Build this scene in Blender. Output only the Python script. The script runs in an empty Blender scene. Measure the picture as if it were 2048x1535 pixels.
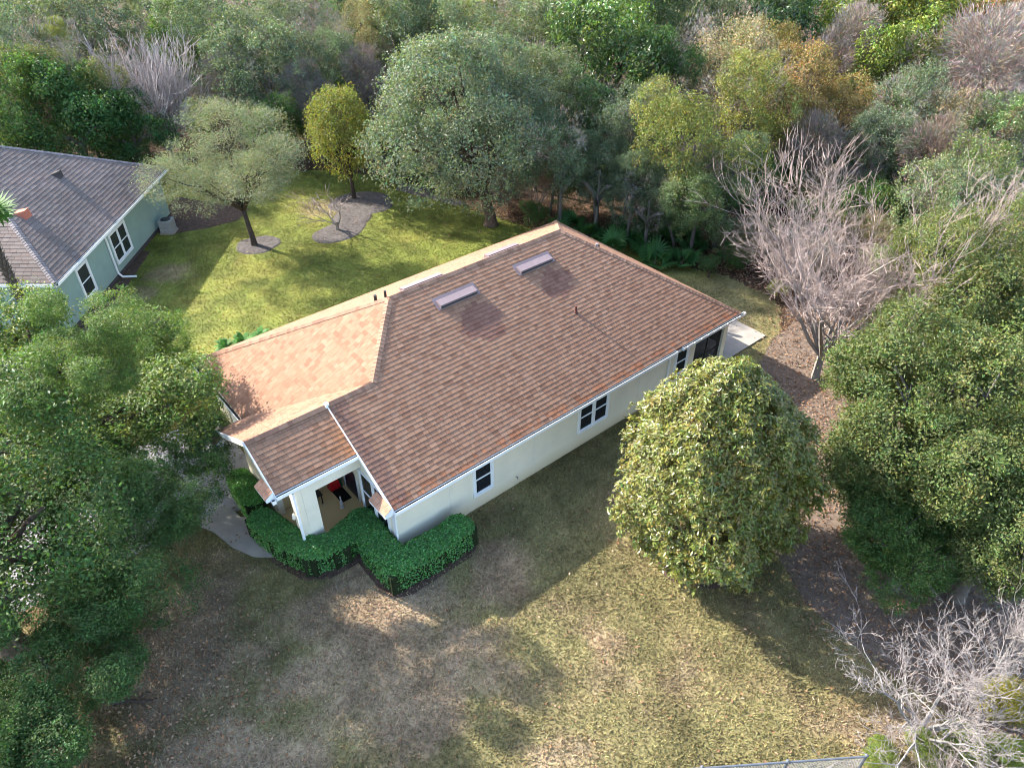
import bpy, math, random
import numpy as np
from mathutils import Matrix, Vector
R = math.radians
rng = np.random.default_rng(11)
random.seed(5)
scene = bpy.context.scene
COL = scene.collection

# ------------------------------------------------------------------ camera
CAM_H, TILT, FPX = 20.0, R(38.0), 1470.0
cam_d = bpy.data.cameras.new('camera'); cam = bpy.data.objects.new('camera', cam_d); COL.objects.link(cam)
cam_d.sensor_width = 36.0; cam_d.lens = FPX / 2048.0 * 36.0; cam_d.clip_start = 0.1; cam_d.clip_end = 2000.0
cam.location = (0, 0, CAM_H); cam.rotation_euler = (R(90) - TILT, 0, 0)
scene.camera = cam

# ------------------------------------------------------------------ world, sun, exposure
SUN_EL, SUN_AZ = R(31.5), math.atan2(-0.885, 0.466)        # azimuth clockwise from +Y, towards the sun
world = bpy.data.worlds.new('World'); scene.world = world; world.use_nodes = True
wn = world.node_tree.nodes; wn.clear()
sky = wn.new('ShaderNodeTexSky'); sky.sky_type = 'NISHITA'; sky.sun_disc = False
sky.sun_elevation = SUN_EL; sky.sun_rotation = SUN_AZ; sky.air_density = 1.0; sky.dust_density = 1.5
wbg = wn.new('ShaderNodeBackground'); wbg.inputs['Strength'].default_value = 0.15
wout = wn.new('ShaderNodeOutputWorld')
world.node_tree.links.new(sky.outputs[0], wbg.inputs[0]); world.node_tree.links.new(wbg.outputs[0], wout.inputs[0])
sd = bpy.data.lights.new('sun', 'SUN'); sd.energy = 3.6; sd.angle = R(0.6); sd.color = (1.0, 0.945, 0.86)
sun = bpy.data.objects.new('sun', sd); COL.objects.link(sun)
tosun = Vector((math.sin(SUN_AZ) * math.cos(SUN_EL), math.cos(SUN_AZ) * math.cos(SUN_EL), math.sin(SUN_EL)))
sun.rotation_euler = tosun.to_track_quat('Z', 'Y').to_euler(); sun.location = tosun * 100
vs = scene.view_settings; vs.view_transform = 'Standard'; vs.look = 'None'; vs.exposure = 2.35; vs.gamma = 1.0
vs.use_curve_mapping = False
cy = scene.cycles; cy.max_bounces = 5; cy.diffuse_bounces = 3; cy.glossy_bounces = 2; cy.transmission_bounces = 2; cy.transparent_max_bounces = 6
cy.caustics_reflective = False; cy.caustics_refractive = False; cy.use_denoising = True; cy.filter_width = 1.0

# ------------------------------------------------------------------ helpers
def at(px, py, z=0.0):
    """ground-plan point (height z) that lies on the sight line of a photograph pixel"""
    r = px - 1024.0; u = 767.5 - py
    d = (r, FPX * math.cos(TILT) + u * math.sin(TILT), -FPX * math.sin(TILT) + u * math.cos(TILT))
    t = (z - CAM_H) / d[2]
    return Vector((d[0] * t, d[1] * t, z))

def obj(name, mesh, mat=None, parent=None, loc=None):
    o = bpy.data.objects.new(name, mesh); COL.objects.link(o)
    if mat is not None and mesh is not None and not mesh.materials:
        mesh.materials.append(mat)
    if parent is not None: o.parent = parent
    if loc is not None: o.location = loc
    return o

def tag(o, label=None, cat=None, group=None, kind=None):
    if label: o['label'] = label
    if cat: o['category'] = cat
    if group: o['group'] = group
    if kind: o['kind'] = kind
    return o

def empty(name, loc, rz=0.0, label=None, cat=None, group=None):
    o = bpy.data.objects.new(name, None); COL.objects.link(o)
    o.location = loc; o.rotation_euler = (0, 0, rz); o.empty_display_size = 0.3
    return tag(o, label, cat, group)

def np_mesh(name, verts, quads=None, tris=None, col=None, smooth=False):
    """fast mesh from arrays; col = per-vertex rgb in attribute 'tone'"""
    me = bpy.data.meshes.new(name)
    verts = np.asarray(verts, dtype=np.float32)
    loops = []; starts = []; tot = 0
    if quads is not None and len(quads):
        q = np.asarray(quads, dtype=np.int32); loops.append(q.ravel()); starts.append(np.arange(len(q)) * 4); tot = len(q) * 4
    if tris is not None and len(tris):
        t = np.asarray(tris, dtype=np.int32); loops.append(t.ravel()); starts.append(np.arange(len(t)) * 3 + tot)
    loops = np.concatenate(loops).astype(np.int32); starts = np.concatenate(starts).astype(np.int32)
    me.vertices.add(len(verts)); me.loops.add(len(loops)); me.polygons.add(len(starts))
    me.vertices.foreach_set('co', verts.ravel())
    me.loops.foreach_set('vertex_index', loops)
    me.polygons.foreach_set('loop_start', starts)
    me.polygons.foreach_set('use_smooth', np.full(len(starts), bool(smooth)))
    me.update(calc_edges=True)
    if col is not None:
        a = me.attributes.new('tone', 'FLOAT_COLOR', 'POINT')
        c = np.ones((len(verts), 4), dtype=np.float32); c[:, :3] = col
        a.data.foreach_set('color', c.ravel())
    return me

class MB:
    """collects polygons"""
    def __init__(s): s.v = []; s.f = []
    def poly(s, pts):
        n = len(s.v); s.v += [tuple(p) for p in pts]; s.f.append(tuple(range(n, n + len(pts)))); return s
    def hexa(s, p):
        n = len(s.v); s.v += [tuple(q) for q in p]
        for f in ((0, 3, 2, 1), (4, 5, 6, 7), (0, 1, 5, 4), (1, 2, 6, 5), (2, 3, 7, 6), (3, 0, 4, 7)):
            s.f.append(tuple(n + i for i in f))
        return s
    def box(s, x0, x1, y0, y1, z0, z1):
        return s.hexa([(x0, y0, z0), (x1, y0, z0), (x1, y1, z0), (x0, y1, z0), (x0, y0, z1), (x1, y0, z1), (x1, y1, z1), (x0, y1, z1)])
    def prism(s, base, dvec):
        """extrude polygon by a vector"""
        n = len(s.v); k = len(base); d = Vector(dvec)
        s.v += [tuple(p) for p in base] + [tuple(Vector(p) + d) for p in base]
        s.f.append(tuple(range(n + k - 1, n - 1, -1))); s.f.append(tuple(range(n + k, n + 2 * k)))
        for i in range(k):
            j = (i + 1) % k; s.f.append((n + i, n + j, n + k + j, n + k + i))
        return s
    def tube(s, pts, rad, seg=8, cap=True):
        pts = [Vector(p) for p in pts]; rr = rad if isinstance(rad, (list, tuple)) else [rad] * len(pts)
        n = len(s.v)
        for i, p in enumerate(pts):
            d = (pts[min(i + 1, len(pts) - 1)] - pts[max(i - 1, 0)]).normalized()
            a = d.orthogonal().normalized() if i == 0 else (a - d * a.dot(d)).normalized()
            b = d.cross(a)
            for k in range(seg):
                t = 2 * math.pi * k / seg; s.v.append(tuple(p + (a * math.cos(t) + b * math.sin(t)) * rr[i]))
        for i in range(len(pts) - 1):
            for k in range(seg):
                k2 = (k + 1) % seg
                s.f.append((n + i * seg + k, n + i * seg + k2, n + (i + 1) * seg + k2, n + (i + 1) * seg + k))
        if cap:
            s.f.append(tuple(n + k for k in range(seg - 1, -1, -1)))
            s.f.append(tuple(n + (len(pts) - 1) * seg + k for k in range(seg)))
        return s
    def lathe(s, prof, c=(0, 0, 0), seg=12):
        n = len(s.v); c = Vector(c)
        for r, z in prof:
            for k in range(seg):
                t = 2 * math.pi * k / seg; s.v.append((c.x + r * math.cos(t), c.y + r * math.sin(t), c.z + z))
        for i in range(len(prof) - 1):
            for k in range(seg):
                k2 = (k + 1) % seg
                s.f.append((n + i * seg + k, n + i * seg + k2, n + (i + 1) * seg + k2, n + (i + 1) * seg + k))
        s.f.append(tuple(n + k for k in range(seg - 1, -1, -1))); s.f.append(tuple(n + (len(prof) - 1) * seg + k for k in range(seg)))
        return s
    def mesh(s, name, smooth=False):
        me = bpy.data.meshes.new(name); me.from_pydata(s.v, [], s.f); me.update()
        if smooth:
            for p in me.polygons: p.use_smooth = True
        return me
    def build(s, name, mat, parent=None, loc=None, smooth=False):
        return obj(name, s.mesh(name, smooth), mat, parent, loc)

# ------------------------------------------------------------------ materials
def new_mat(name):
    m = bpy.data.materials.new(name); m.use_nodes = True; nt = m.node_tree; nt.nodes.clear()
    out = nt.nodes.new('ShaderNodeOutputMaterial'); b = nt.nodes.new('ShaderNodeBsdfPrincipled')
    nt.links.new(b.outputs[0], out.inputs[0]); return m, nt, b, out

def N(nt, t, **kw):
    n = nt.nodes.new(t)
    for k, v in kw.items(): setattr(n, k, v)
    return n

def noise(nt, scale, detail=4, rough=0.55, coord=None, dist=0.0):
    n = N(nt, 'ShaderNodeTexNoise'); n.inputs['Scale'].default_value = scale; n.inputs['Detail'].default_value = detail
    n.inputs['Roughness'].default_value = rough; n.inputs['Distortion'].default_value = dist
    if coord is not None: nt.links.new(coord, n.inputs['Vector'])
    return n

def ramp(nt, fac, stops):
    r = N(nt, 'ShaderNodeValToRGB'); e = r.color_ramp.elements
    while len(e) < len(stops): e.new(0.5)
    for i, (p, c) in enumerate(stops): e[i].position = p; e[i].color = (*c, 1)
    nt.links.new(fac, r.inputs[0]); return r

def mixc(nt, fac, a, b, mode='MIX'):
    m = N(nt, 'ShaderNodeMix', data_type='RGBA', blend_type=mode)
    for sock, v in ((m.inputs[0], fac), (m.inputs[6], a), (m.inputs[7], b)):
        if isinstance(v, (int, float)): sock.default_value = v
        elif isinstance(v, tuple): sock.default_value = (*v, 1)
        else: nt.links.new(v, sock)
    return m.outputs[2]

def simple(name, c, rough=0.6, spec=0.4, var=0.12, scale=6.0, bump=0.0, metal=0.0, bscale=60.0):
    m, nt, b, out = new_mat(name)
    tc = N(nt, 'ShaderNodeTexCoord'); n = noise(nt, scale, 5, 0.6, tc.outputs['Object'])
    lo = tuple(x * (1 - var) for x in c); hi = tuple(min(1, x * (1 + var)) for x in c)
    r = ramp(nt, n.outputs[0], [(0.3, lo), (0.7, hi)]); nt.links.new(r.outputs[0], b.inputs['Base Color'])
    b.inputs['Roughness'].default_value = rough; b.inputs['Specular IOR Level'].default_value = spec; b.inputs['Metallic'].default_value = metal
    if bump:
        n2 = noise(nt, bscale, 3, 0.6, tc.outputs['Object']); bp = N(nt, 'ShaderNodeBump'); bp.inputs['Strength'].default_value = bump
        bp.inputs['Distance'].default_value = 0.02; nt.links.new(n2.outputs[0], bp.inputs['Height']); nt.links.new(bp.outputs[0], b.inputs['Normal'])
    return m

def toned(name, base=(1, 1, 1), rough=0.85, spec=0.2, grain=0.18, gscale=40.0):
    """base colour x vertex tone x object colour, with fine grain"""
    m, nt, b, out = new_mat(name)
    at_ = N(nt, 'ShaderNodeAttribute', attribute_name='tone'); oi = N(nt, 'ShaderNodeObjectInfo')
    c = mixc(nt, 1.0, at_.outputs['Color'], oi.outputs['Color'], 'MULTIPLY'); c = mixc(nt, 1.0, c, base, 'MULTIPLY')
    g = N(nt, 'ShaderNodeNewGeometry'); n = noise(nt, gscale, 3, 0.7, g.outputs['Position'])
    r = ramp(nt, n.outputs[0], [(0.3, (1 - grain,) * 3), (0.7, (1 + grain,) * 3)])
    c = mixc(nt, 1.0, c, r.outputs[0], 'MULTIPLY'); nt.links.new(c, b.inputs['Base Color'])
    b.inputs['Roughness'].default_value = rough; b.inputs['Specular IOR Level'].default_value = spec
    return m

def leafmat(name, base, rough=0.5, spec=0.35, trans=0.3, tcol=None):
    m, nt, b, out = new_mat(name)
    at_ = N(nt, 'ShaderNodeAttribute', attribute_name='tone'); oi = N(nt, 'ShaderNodeObjectInfo')
    c = mixc(nt, 1.0, at_.outputs['Color'], oi.outputs['Color'], 'MULTIPLY'); c = mixc(nt, 1.0, c, base, 'MULTIPLY')
    nt.links.new(c, b.inputs['Base Color']); b.inputs['Roughness'].default_value = rough; b.inputs['Specular IOR Level'].default_value = spec
    if trans:
        t = N(nt, 'ShaderNodeBsdfTranslucent'); c2 = mixc(nt, 1.0, c, tcol or (1.5, 1.6, 0.7), 'MULTIPLY')
        nt.links.new(c2, t.inputs[0]); mx = N(nt, 'ShaderNodeMixShader'); mx.inputs[0].default_value = trans
        nt.links.new(b.outputs[0], mx.inputs[1]); nt.links.new(t.outputs[0], mx.inputs[2]); nt.links.new(mx.outputs[0], out.inputs[0])
    return m

def grass_mat(name, blade):
    m, nt, b, out = new_mat(name); a = N(nt, 'ShaderNodeAttribute', attribute_name='tone')
    nt.links.new(a.outputs['Color'], b.inputs['Base Color']); b.inputs['Roughness'].default_value = 0.8; b.inputs['Specular IOR Level'].default_value = 0.12
    if blade:
        t = N(nt, 'ShaderNodeBsdfTranslucent'); nt.links.new(a.outputs['Color'], t.inputs[0]); mx = N(nt, 'ShaderNodeMixShader'); mx.inputs[0].default_value = 0.3
        nt.links.new(b.outputs[0], mx.inputs[1]); nt.links.new(t.outputs[0], mx.inputs[2]); nt.links.new(mx.outputs[0], out.inputs[0])
    return m

def litter_mat(name, a, b_, c_, scale=3.0, bump=0.9):
    m, nt, b, out = new_mat(name); g = N(nt, 'ShaderNodeNewGeometry')
    n = noise(nt, scale, 7, 0.72, g.outputs['Position']); n2 = noise(nt, scale * 9, 3, 0.7, g.outputs['Position'])
    r = ramp(nt, n.outputs[0], [(0.3, a), (0.52, b_), (0.75, c_)]); r2 = ramp(nt, n2.outputs[0], [(0.3, (0.6,) * 3), (0.7, (1.35,) * 3)])
    nt.links.new(mixc(nt, 1.0, r.outputs[0], r2.outputs[0], 'MULTIPLY'), b.inputs['Base Color'])
    b.inputs['Roughness'].default_value = 0.9; b.inputs['Specular IOR Level'].default_value = 0.1
    bp = N(nt, 'ShaderNodeBump'); bp.inputs['Strength'].default_value = bump; bp.inputs['Distance'].default_value = 0.06
    nt.links.new(n2.outputs[0], bp.inputs['Height']); nt.links.new(bp.outputs[0], b.inputs['Normal'])
    return m

def stucco_mat(name, c, low):
    """painted stucco: faint mottling, hairline block joints, splash staining near the ground"""
    m, nt, b, out = new_mat(name); tc = N(nt, 'ShaderNodeTexCoord'); sep = N(nt, 'ShaderNodeSeparateXYZ'); nt.links.new(tc.outputs['Object'], sep.inputs[0])
    n = noise(nt, 1.2, 5, 0.6, tc.outputs['Object']); r = ramp(nt, n.outputs[0], [(0.3, tuple(x * 0.93 for x in c)), (0.7, tuple(min(1, x * 1.05) for x in c))])
    w = N(nt, 'ShaderNodeMath', operation='MULTIPLY_ADD'); nt.links.new(n.outputs[0], w.inputs[0]); w.inputs[1].default_value = -0.7; nt.links.new(sep.outputs['Z'], w.inputs[2])
    mr = N(nt, 'ShaderNodeMapRange'); nt.links.new(w.outputs[0], mr.inputs[0]); mr.inputs[1].default_value = -0.35; mr.inputs[2].default_value = 0.25; mr.inputs[3].default_value = 0.55; mr.inputs[4].default_value = 0.0
    nt.links.new(mixc(nt, mr.outputs[0], r.outputs[0], low), b.inputs['Base Color'])
    b.inputs['Roughness'].default_value = 0.85; b.inputs['Specular IOR Level'].default_value = 0.2
    n2 = noise(nt, 55, 3, 0.6, tc.outputs['Object']); bp = N(nt, 'ShaderNodeBump'); bp.inputs['Strength'].default_value = 0.25; bp.inputs['Distance'].default_value = 0.01
    nt.links.new(n2.outputs[0], bp.inputs['Height']); nt.links.new(bp.outputs[0], b.inputs['Normal'])
    return m

def glass_mat(name, c=(0.012, 0.015, 0.02)):
    m, nt, b, out = new_mat(name); b.inputs['Base Color'].default_value = (*c, 1); b.inputs['Roughness'].default_value = 0.06
    b.inputs['Specular IOR Level'].default_value = 0.5; return m

def screen_mat(name):
    m, nt, b, out = new_mat(name); b.inputs['Base Color'].default_value = (0.012, 0.012, 0.013, 1); b.inputs['Roughness'].default_value = 0.8
    t = N(nt, 'ShaderNodeBsdfTransparent'); mx = N(nt, 'ShaderNodeMixShader'); mx.inputs[0].default_value = 0.62
    nt.links.new(t.outputs[0], mx.inputs[1]); nt.links.new(b.outputs[0], mx.inputs[2]); nt.links.new(mx.outputs[0], out.inputs[0]); return m

M = {}
M['grass_ground'] = grass_mat('grass_ground', False); M['grass_blade'] = grass_mat('grass_blade', True)
M['litter'] = litter_mat('leaf_litter', (0.03, 0.021, 0.014), (0.07, 0.043, 0.028), (0.13, 0.082, 0.05))
M['dryleaf'] = litter_mat('dry_leaf_bed', (0.11, 0.08, 0.06), (0.175, 0.13, 0.10), (0.24, 0.185, 0.14), 4.0)
M['mulch'] = litter_mat('grey_mulch', (0.06, 0.052, 0.048), (0.12, 0.105, 0.098), (0.19, 0.168, 0.157), 5.0)
M['mulch_brown'] = litter_mat('brown_mulch', (0.055, 0.037, 0.027), (0.10, 0.066, 0.049), (0.155, 0.105, 0.08), 5.0)
M['concrete'] = simple('concrete', (0.27, 0.24, 0.205), 0.85, 0.2, 0.14, 2.0, 0.3)
M['drive'] = simple('drive_concrete', (0.25, 0.24, 0.24), 0.85, 0.2, 0.15, 1.5, 0.3)
M['stucco'] = stucco_mat('cream_stucco', (0.73, 0.67, 0.53), (0.46, 0.33, 0.16))
M['stucco_bounce'] = stucco_mat('bounce_tinted_stucco', (0.62, 0.47, 0.24), (0.5, 0.36, 0.18))  # yellow of the bounced porch light put into the stucco colour
M['teal'] = stucco_mat('teal_stucco', (0.25, 0.345, 0.305), (0.24, 0.29, 0.26))
M['white'] = simple('white_paint', (0.76, 0.77, 0.76), 0.45, 0.4, 0.05, 4.0)
M['offwhite'] = simple('off_white_trim', (0.68, 0.66, 0.6), 0.5, 0.4, 0.06, 4.0)
M['glass'] = glass_mat('dark_glass'); M['glass2'] = glass_mat('grey_glass', (0.03, 0.035, 0.035))
M['screen'] = screen_mat('insect_screen')
M['dark'] = simple('dark_metal', (0.02, 0.02, 0.02), 0.5, 0.4, 0.2)
M['gutter_dark'] = simple('gutter_dark_strip', (0.03, 0.025, 0.022), 0.9, 0.1, 0.5, 9.0)
M['shingle'] = toned('roof_shingle', (1, 1, 1), 0.9, 0.15, 0.2, 30.0)
M['deck'] = simple('roof_felt', (0.10, 0.06, 0.045), 0.9, 0.1, 0.2)
M['deck_grey'] = simple('grey_roof_felt', (0.07, 0.06, 0.058), 0.9, 0.1, 0.2)
M['vent'] = simple('grey_vent_metal', (0.17, 0.125, 0.125), 0.5, 0.4, 0.1)
M['pipe'] = simple('rusty_pipe', (0.10, 0.035, 0.025), 0.7, 0.3, 0.3)
M['lead'] = simple('dull_grey_flashing', (0.23, 0.22, 0.22), 0.6, 0.3, 0.2)
M['door'] = simple('dark_door_paint', (0.018, 0.018, 0.03), 0.35, 0.5, 0.2)
M['mat'] = simple('black_doormat', (0.014, 0.012, 0.011), 0.95, 0.1, 0.3, 20)
M['red'] = simple('red_plastic', (0.55, 0.012, 0.015), 0.4, 0.5, 0.1)
M['greenp'] = simple('dark_green_plastic', (0.012, 0.07, 0.03), 0.5, 0.4, 0.1)
M['stone'] = simple('white_stone', (0.62, 0.60, 0.57), 0.8, 0.2, 0.12, 12.0)
M['bluewhite'] = simple('pale_blue_stone', (0.58, 0.67, 0.70), 0.7, 0.3, 0.1, 12.0)
M['acgrey'] = simple('ac_grey', (0.27, 0.28, 0.27), 0.6, 0.4, 0.1)
M['brick_red'] = simple('terracotta', (0.42, 0.14, 0.09), 0.8, 0.2, 0.2)
M['bark'] = simple('brown_bark', (0.085, 0.062, 0.048), 0.95, 0.1, 0.35, 5.0, 0.9, bscale=18)
M['bark_grey'] = simple('grey_bark', (0.125, 0.11, 0.095), 0.95, 0.1, 0.3, 5.0, 0.8, bscale=18)
M['bark_dark'] = simple('dark_bark', (0.05, 0.04, 0.033), 0.95, 0.1, 0.35, 5.0, 0.8, bscale=18)
M['twig'] = toned('bare_twig', (1, 1, 1), 0.9, 0.15, 0.25, 14.0)
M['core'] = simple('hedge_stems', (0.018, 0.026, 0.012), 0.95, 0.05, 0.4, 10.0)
M['fence'] = simple('fence_dark_metal', (0.09, 0.10, 0.115), 0.45, 0.5, 0.1)
M['link'] = simple('chain_link_wire', (0.20, 0.21, 0.22), 0.5, 0.5, 0.1)
M['L_oak'] = leafmat('oak_leaf', (0.072, 0.118, 0.032), 0.55, 0.25)
M['L_grey'] = leafmat('grey_green_leaf', (0.122, 0.15, 0.088), 0.55, 0.28, 0.25)
M['L_olive'] = leafmat('olive_leaf', (0.165, 0.178, 0.104), 0.6, 0.25, 0.25)
M['L_gloss'] = leafmat('glossy_leaf', (0.08, 0.13, 0.036), 0.35, 0.5)
M['L_yel'] = leafmat('yellow_green_leaf', (0.175, 0.176, 0.05), 0.5, 0.3)
M['L_gold'] = leafmat('golden_leaf', (0.19, 0.18, 0.045), 0.55, 0.25)
M['L_orange'] = leafmat('orange_leaf', (0.235, 0.165, 0.078), 0.6, 0.2)
M['L_tan'] = leafmat('tan_twig_leaf', (0.27, 0.235, 0.135), 0.7, 0.2, 0.2, (1.2, 1.1, 0.8))
M['L_vine'] = leafmat('grey_vine', (0.26, 0.22, 0.185), 0.8, 0.1, 0.1, (1, 1, 1))
M['L_mag'] = leafmat('magnolia_leaf', (0.118, 0.136, 0.026), 0.34, 0.5, 0.25)
M['L_hedge'] = leafmat('hedge_leaf', (0.080, 0.225, 0.055), 0.35, 0.45, 0.3)
M['L_palm'] = leafmat('palm_leaf', (0.075, 0.145, 0.042), 0.65, 0.2, 0.25)

# ------------------------------------------------------------------ ground, lawn, beds, paths
def sheet(name, pts, z, mat, kind='structure', label=None):
    mb = MB(); mb.poly([(p[0], p[1], z) for p in pts]); o = mb.build(name, mat)
    tag(o, label, None, None, kind); return o

HA = R(40.0)                                                   # the cream house is turned 40 degrees
HX = Vector((math.cos(HA), math.sin(HA), 0)); HY = Vector((-math.sin(HA), math.cos(HA), 0))
def hw(x, y, z=0.0): v = HX * x + HY * y; return Vector((v.x, v.y, z))

sheet('forest_floor', [(-600, -200), (600, -200), (600, 900), (-600, 900)], 0.0, M['litter'])
# lawn outline: along the wood's edge behind, open to the viewer in front
edge = [(-70, -6), (24, -6), (17.5, 7.0), (13.2, 10.2), (10.4, 13.2), (9.6, 16.2), (10.2, 19.0), (10.9, 22.2), (11.6, 26.2), (13.2, 30.0), (13.6, 33.2),
        (11.8, 35.0), (9.2, 36.7), (6.4, 38.6), (3.6, 40.2), (1.4, 41.0), (-1.0, 42.6), (-4.0, 44.2), (-6.2, 46.2), (-9.4, 48.8), (-13.5, 50.0), (-19.0, 50.8), (-24, 50.0), (-30, 49.2), (-70, 49)]
def wobble(pts, amp=0.35, sub=5, closed=True):
    out = []; n = len(pts); r = random.Random(3)
    for i in range(n if closed else n - 1):
        a = Vector(pts[i]); b = Vector(pts[(i + 1) % n]); L = (b - a).length; k = max(1, int(L / 1.2)) if L < 20 else 1
        for j in range(k):
            p = a.lerp(b, j / k); out.append((p.x + r.uniform(-amp, amp), p.y + r.uniform(-amp, amp)))
    return out
lawn_pts = wobble(edge)

def vnoise(P, f, seed=0):
    """smooth value noise on the ground plan"""
    x = P[:, 0] * f + 137.0 + seed * 17.3; y = P[:, 1] * f + 211.0 + seed * 9.1; xi = np.floor(x).astype(np.int64); yi = np.floor(y).astype(np.int64); u = x - xi; v = y - yi
    u = u * u * (3 - 2 * u); v = v * v * (3 - 2 * v)
    def h(a, b):
        k = (a * 374761393 + b * 668265263 + seed * 1442695) & 0xffffffff; k = ((k ^ (k >> 13)) * 1274126177) & 0xffffffff; return ((k ^ (k >> 16)) & 0xffff) / 65535.0
    return (h(xi, yi) * (1 - u) + h(xi + 1, yi) * u) * (1 - v) + (h(xi, yi + 1) * (1 - u) + h(xi + 1, yi + 1) * u) * v
def fbm(P, f, seed=0, o=4):
    r = 0; a = 1.0; t = 0
    for i in range(o): r = r + a * vnoise(P, f * 2.03 ** i, seed + i); t += a; a *= 0.55
    return r / t
def sstep(a, b, x): t = np.clip((x - a) / (b - a), 0, 1); return t * t * (3 - 2 * t)
def lerp(a, b, t): return a + (b - a) * t[:, None]
def grass_colors(P):
    """colour of the turf itself by place: lush behind, tired at the side, dead thatch under the big oak, worn spots"""
    n2 = fbm(P, 1.1, 3, 4)[:, None]; n1 = fbm(P, 0.25, 7, 4); n4 = fbm(P, 0.42, 21, 5)
    lush = np.array((0.148, 0.166, 0.034)) * (0.5 + 1.0 * n2) + np.array((0.07, 0.05, 0.014)) * sstep(0.45, 0.75, fbm(P, 0.5, 40, 3))[:, None]
    olive = np.array((0.190, 0.165, 0.072)) * (0.5 + 1.0 * n2) + np.array((0.055, 0.03, 0.025)) * sstep(0.4, 0.7, n4)[:, None]
    dry = np.array((0.30, 0.225, 0.143)) * (0.48 + 1.05 * n2)
    back = sstep(28.0, 32.0, P[:, 1] - 0.55 * P[:, 0] + 4 * (n1 - 0.5)); c = lerp(olive, lush, back)
    # mowing swathes in the back garden
    d = (P[:, 0] * 0.80 + P[:, 1] * 0.60) + 0.5 * (n1 - 0.5); c = c * (1 + 0.10 * back * np.sin(d * 2 * np.pi / 1.7))[:, None]
    dist = np.hypot(P[:, 0] + 7.0, (P[:, 1] - 11.8) * 1.15); c = lerp(c, dry, np.clip(sstep(0.50, 0.70, n4 + 0.22 * (1 - sstep(2.0, 10.0, dist)) - 0.08) * (1 - back) * 0.9, 0, 1))
    dist = np.hypot(P[:, 0] + 11.5, P[:, 1] - 11.0); c = lerp(c, np.array((0.115, 0.072, 0.05)) * (0.6 + 0.8 * n2), (1 - sstep(1.5, 4.5, dist + 3 * (n4 - 0.5))) * 0.25)
    for (x, y, r, k) in ((-0.3, 15.6, 1.3, 0.9), (2.7, 12.9, 0.8, 0.75), (-4.3, 13.6, 1.2, 0.7), (-18.7, 35.4, 1.3, 0.6), (-19.3, 33.2, 1.0, 0.5), (-12.0, 43.6, 1.6, 0.6), (-5.2, 16.0, 1.0, 0.7)):
        dd = np.hypot(P[:, 0] - x, P[:, 1] - y) + 1.3 * (n2[:, 0] - 0.5); c = lerp(c, dry * np.array((1.0, 0.95, 0.92)), k * (1 - sstep(r * 0.5, r * 1.15, dd)))
    # green strip close to the wood's shade
    return c
gx, gy = np.meshgrid(np.arange(-30, 25, 0.2), np.arange(5.0, 51.4, 0.2), indexing='ij'); nx_, ny_ = gx.shape; GP_ = np.column_stack([gx.ravel(), gy.ravel()])
gi = np.arange(nx_ * ny_).reshape(nx_, ny_); gq = np.stack([gi[:-1, :-1], gi[1:, :-1], gi[1:, 1:], gi[:-1, 1:]], -1).reshape(-1, 4)
def blob(cx, cy, rx, ry, rot=0, n=28, amp=0.06, seed=1):
    r = random.Random(seed); ph = [r.uniform(0, 6.28) for _ in range(3)]; out = []
    for i in range(n):
        t = 2 * math.pi * i / n; k = 1 + amp * (math.sin(2 * t + ph[0]) + 0.6 * math.sin(3 * t + ph[1]) + 0.4 * math.sin(5 * t + ph[2]))
        x, y = rx * k * math.cos(t), ry * k * math.sin(t); c, s = math.cos(rot), math.sin(rot)
        out.append((cx + x * c - y * s, cy + x * s + y * c))
    return out
def mound(name, pts, z, h, mat):
    """low raised bed"""
    c = Vector((sum(p[0] for p in pts) / len(pts), sum(p[1] for p in pts) / len(pts))); mb = MB(); n = len(pts)
    rings = [(1.0, 0.0), (0.93, 0.7), (0.6, 1.0)]
    for s, k in rings:
        for p in pts: mb.v.append((c.x + (p[0] - c.x) * s, c.y + (p[1] - c.y) * s, z + h * k))
    for i in range(len(rings) - 1):
        for j in range(n): mb.f.append((i * n + j, i * n + (j + 1) % n, (i + 1) * n + (j + 1) % n, (i + 1) * n + j))
    mb.f.append(tuple(range((len(rings) - 1) * n, len(rings) * n)))
    return tag(mb.build(name, mat), kind='structure')
BEDS = []
def bed(name, pts, h=0.05, mat='mulch'): BEDS.append(pts); return mound(name, pts, 0.010, h, M[mat])
bed('mulch_bed', blob(-14.8, 38.75, 1.25, 1.15, seed=2))
bed('mulch_bed', blob(-10.35, 40.5, 1.75, 1.25, R(50), seed=4))
bed('mulch_bed', blob(-9.9, 42.5, 1.25, 1.5, seed=6))
bed('mulch_bed', blob(-9.7, 44.5, 2.1, 1.75, R(20), seed=5))
bed('mulch_bed', [(-7.6, 48.0), (-4.6, 46.4), (-3.0, 44.4), (-3.6, 44.1), (-5.6, 45.3), (-7.8, 46.6)], 0.04)
bed('mulch_bed', [(-22, 45.5), (-16.7, 43.7), (-16.9, 42.0), (-18.4, 40.9), (-20.2, 40.2), (-22, 40.2)], 0.04, 'mulch_brown')
bed('mulch_bed', [(-21.8, 38), (-20.75, 38.0), (-20.6, 35.4), (-20.4, 33), (-20.0, 31), (-19.6, 29), (-21.8, 29)], 0.03, 'mulch_brown')
bed('mulch_bed', [hw(*p)[:2] for p in ((3.75, 18.9), (4.0, 17.2), (4.45, 15.95), (5.1, 15.5), (5.8, 15.4), (6.2, 15.5), (6.15, 14.0), (6.35, 13.45), (6.9, 13.2), (9.3, 13.2), (9.85, 13.5), (9.95, 14.2), (9.6, 14.79), (7.7, 14.79), (7.4, 16.9), (5.2, 16.9), (5.0, 18.9))], 0.03, 'mulch_brown')
bed('mulch_bed', blob(6.3, 16.0, 1.5, 1.3, seed=9), 0.06, 'mulch_brown')
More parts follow.
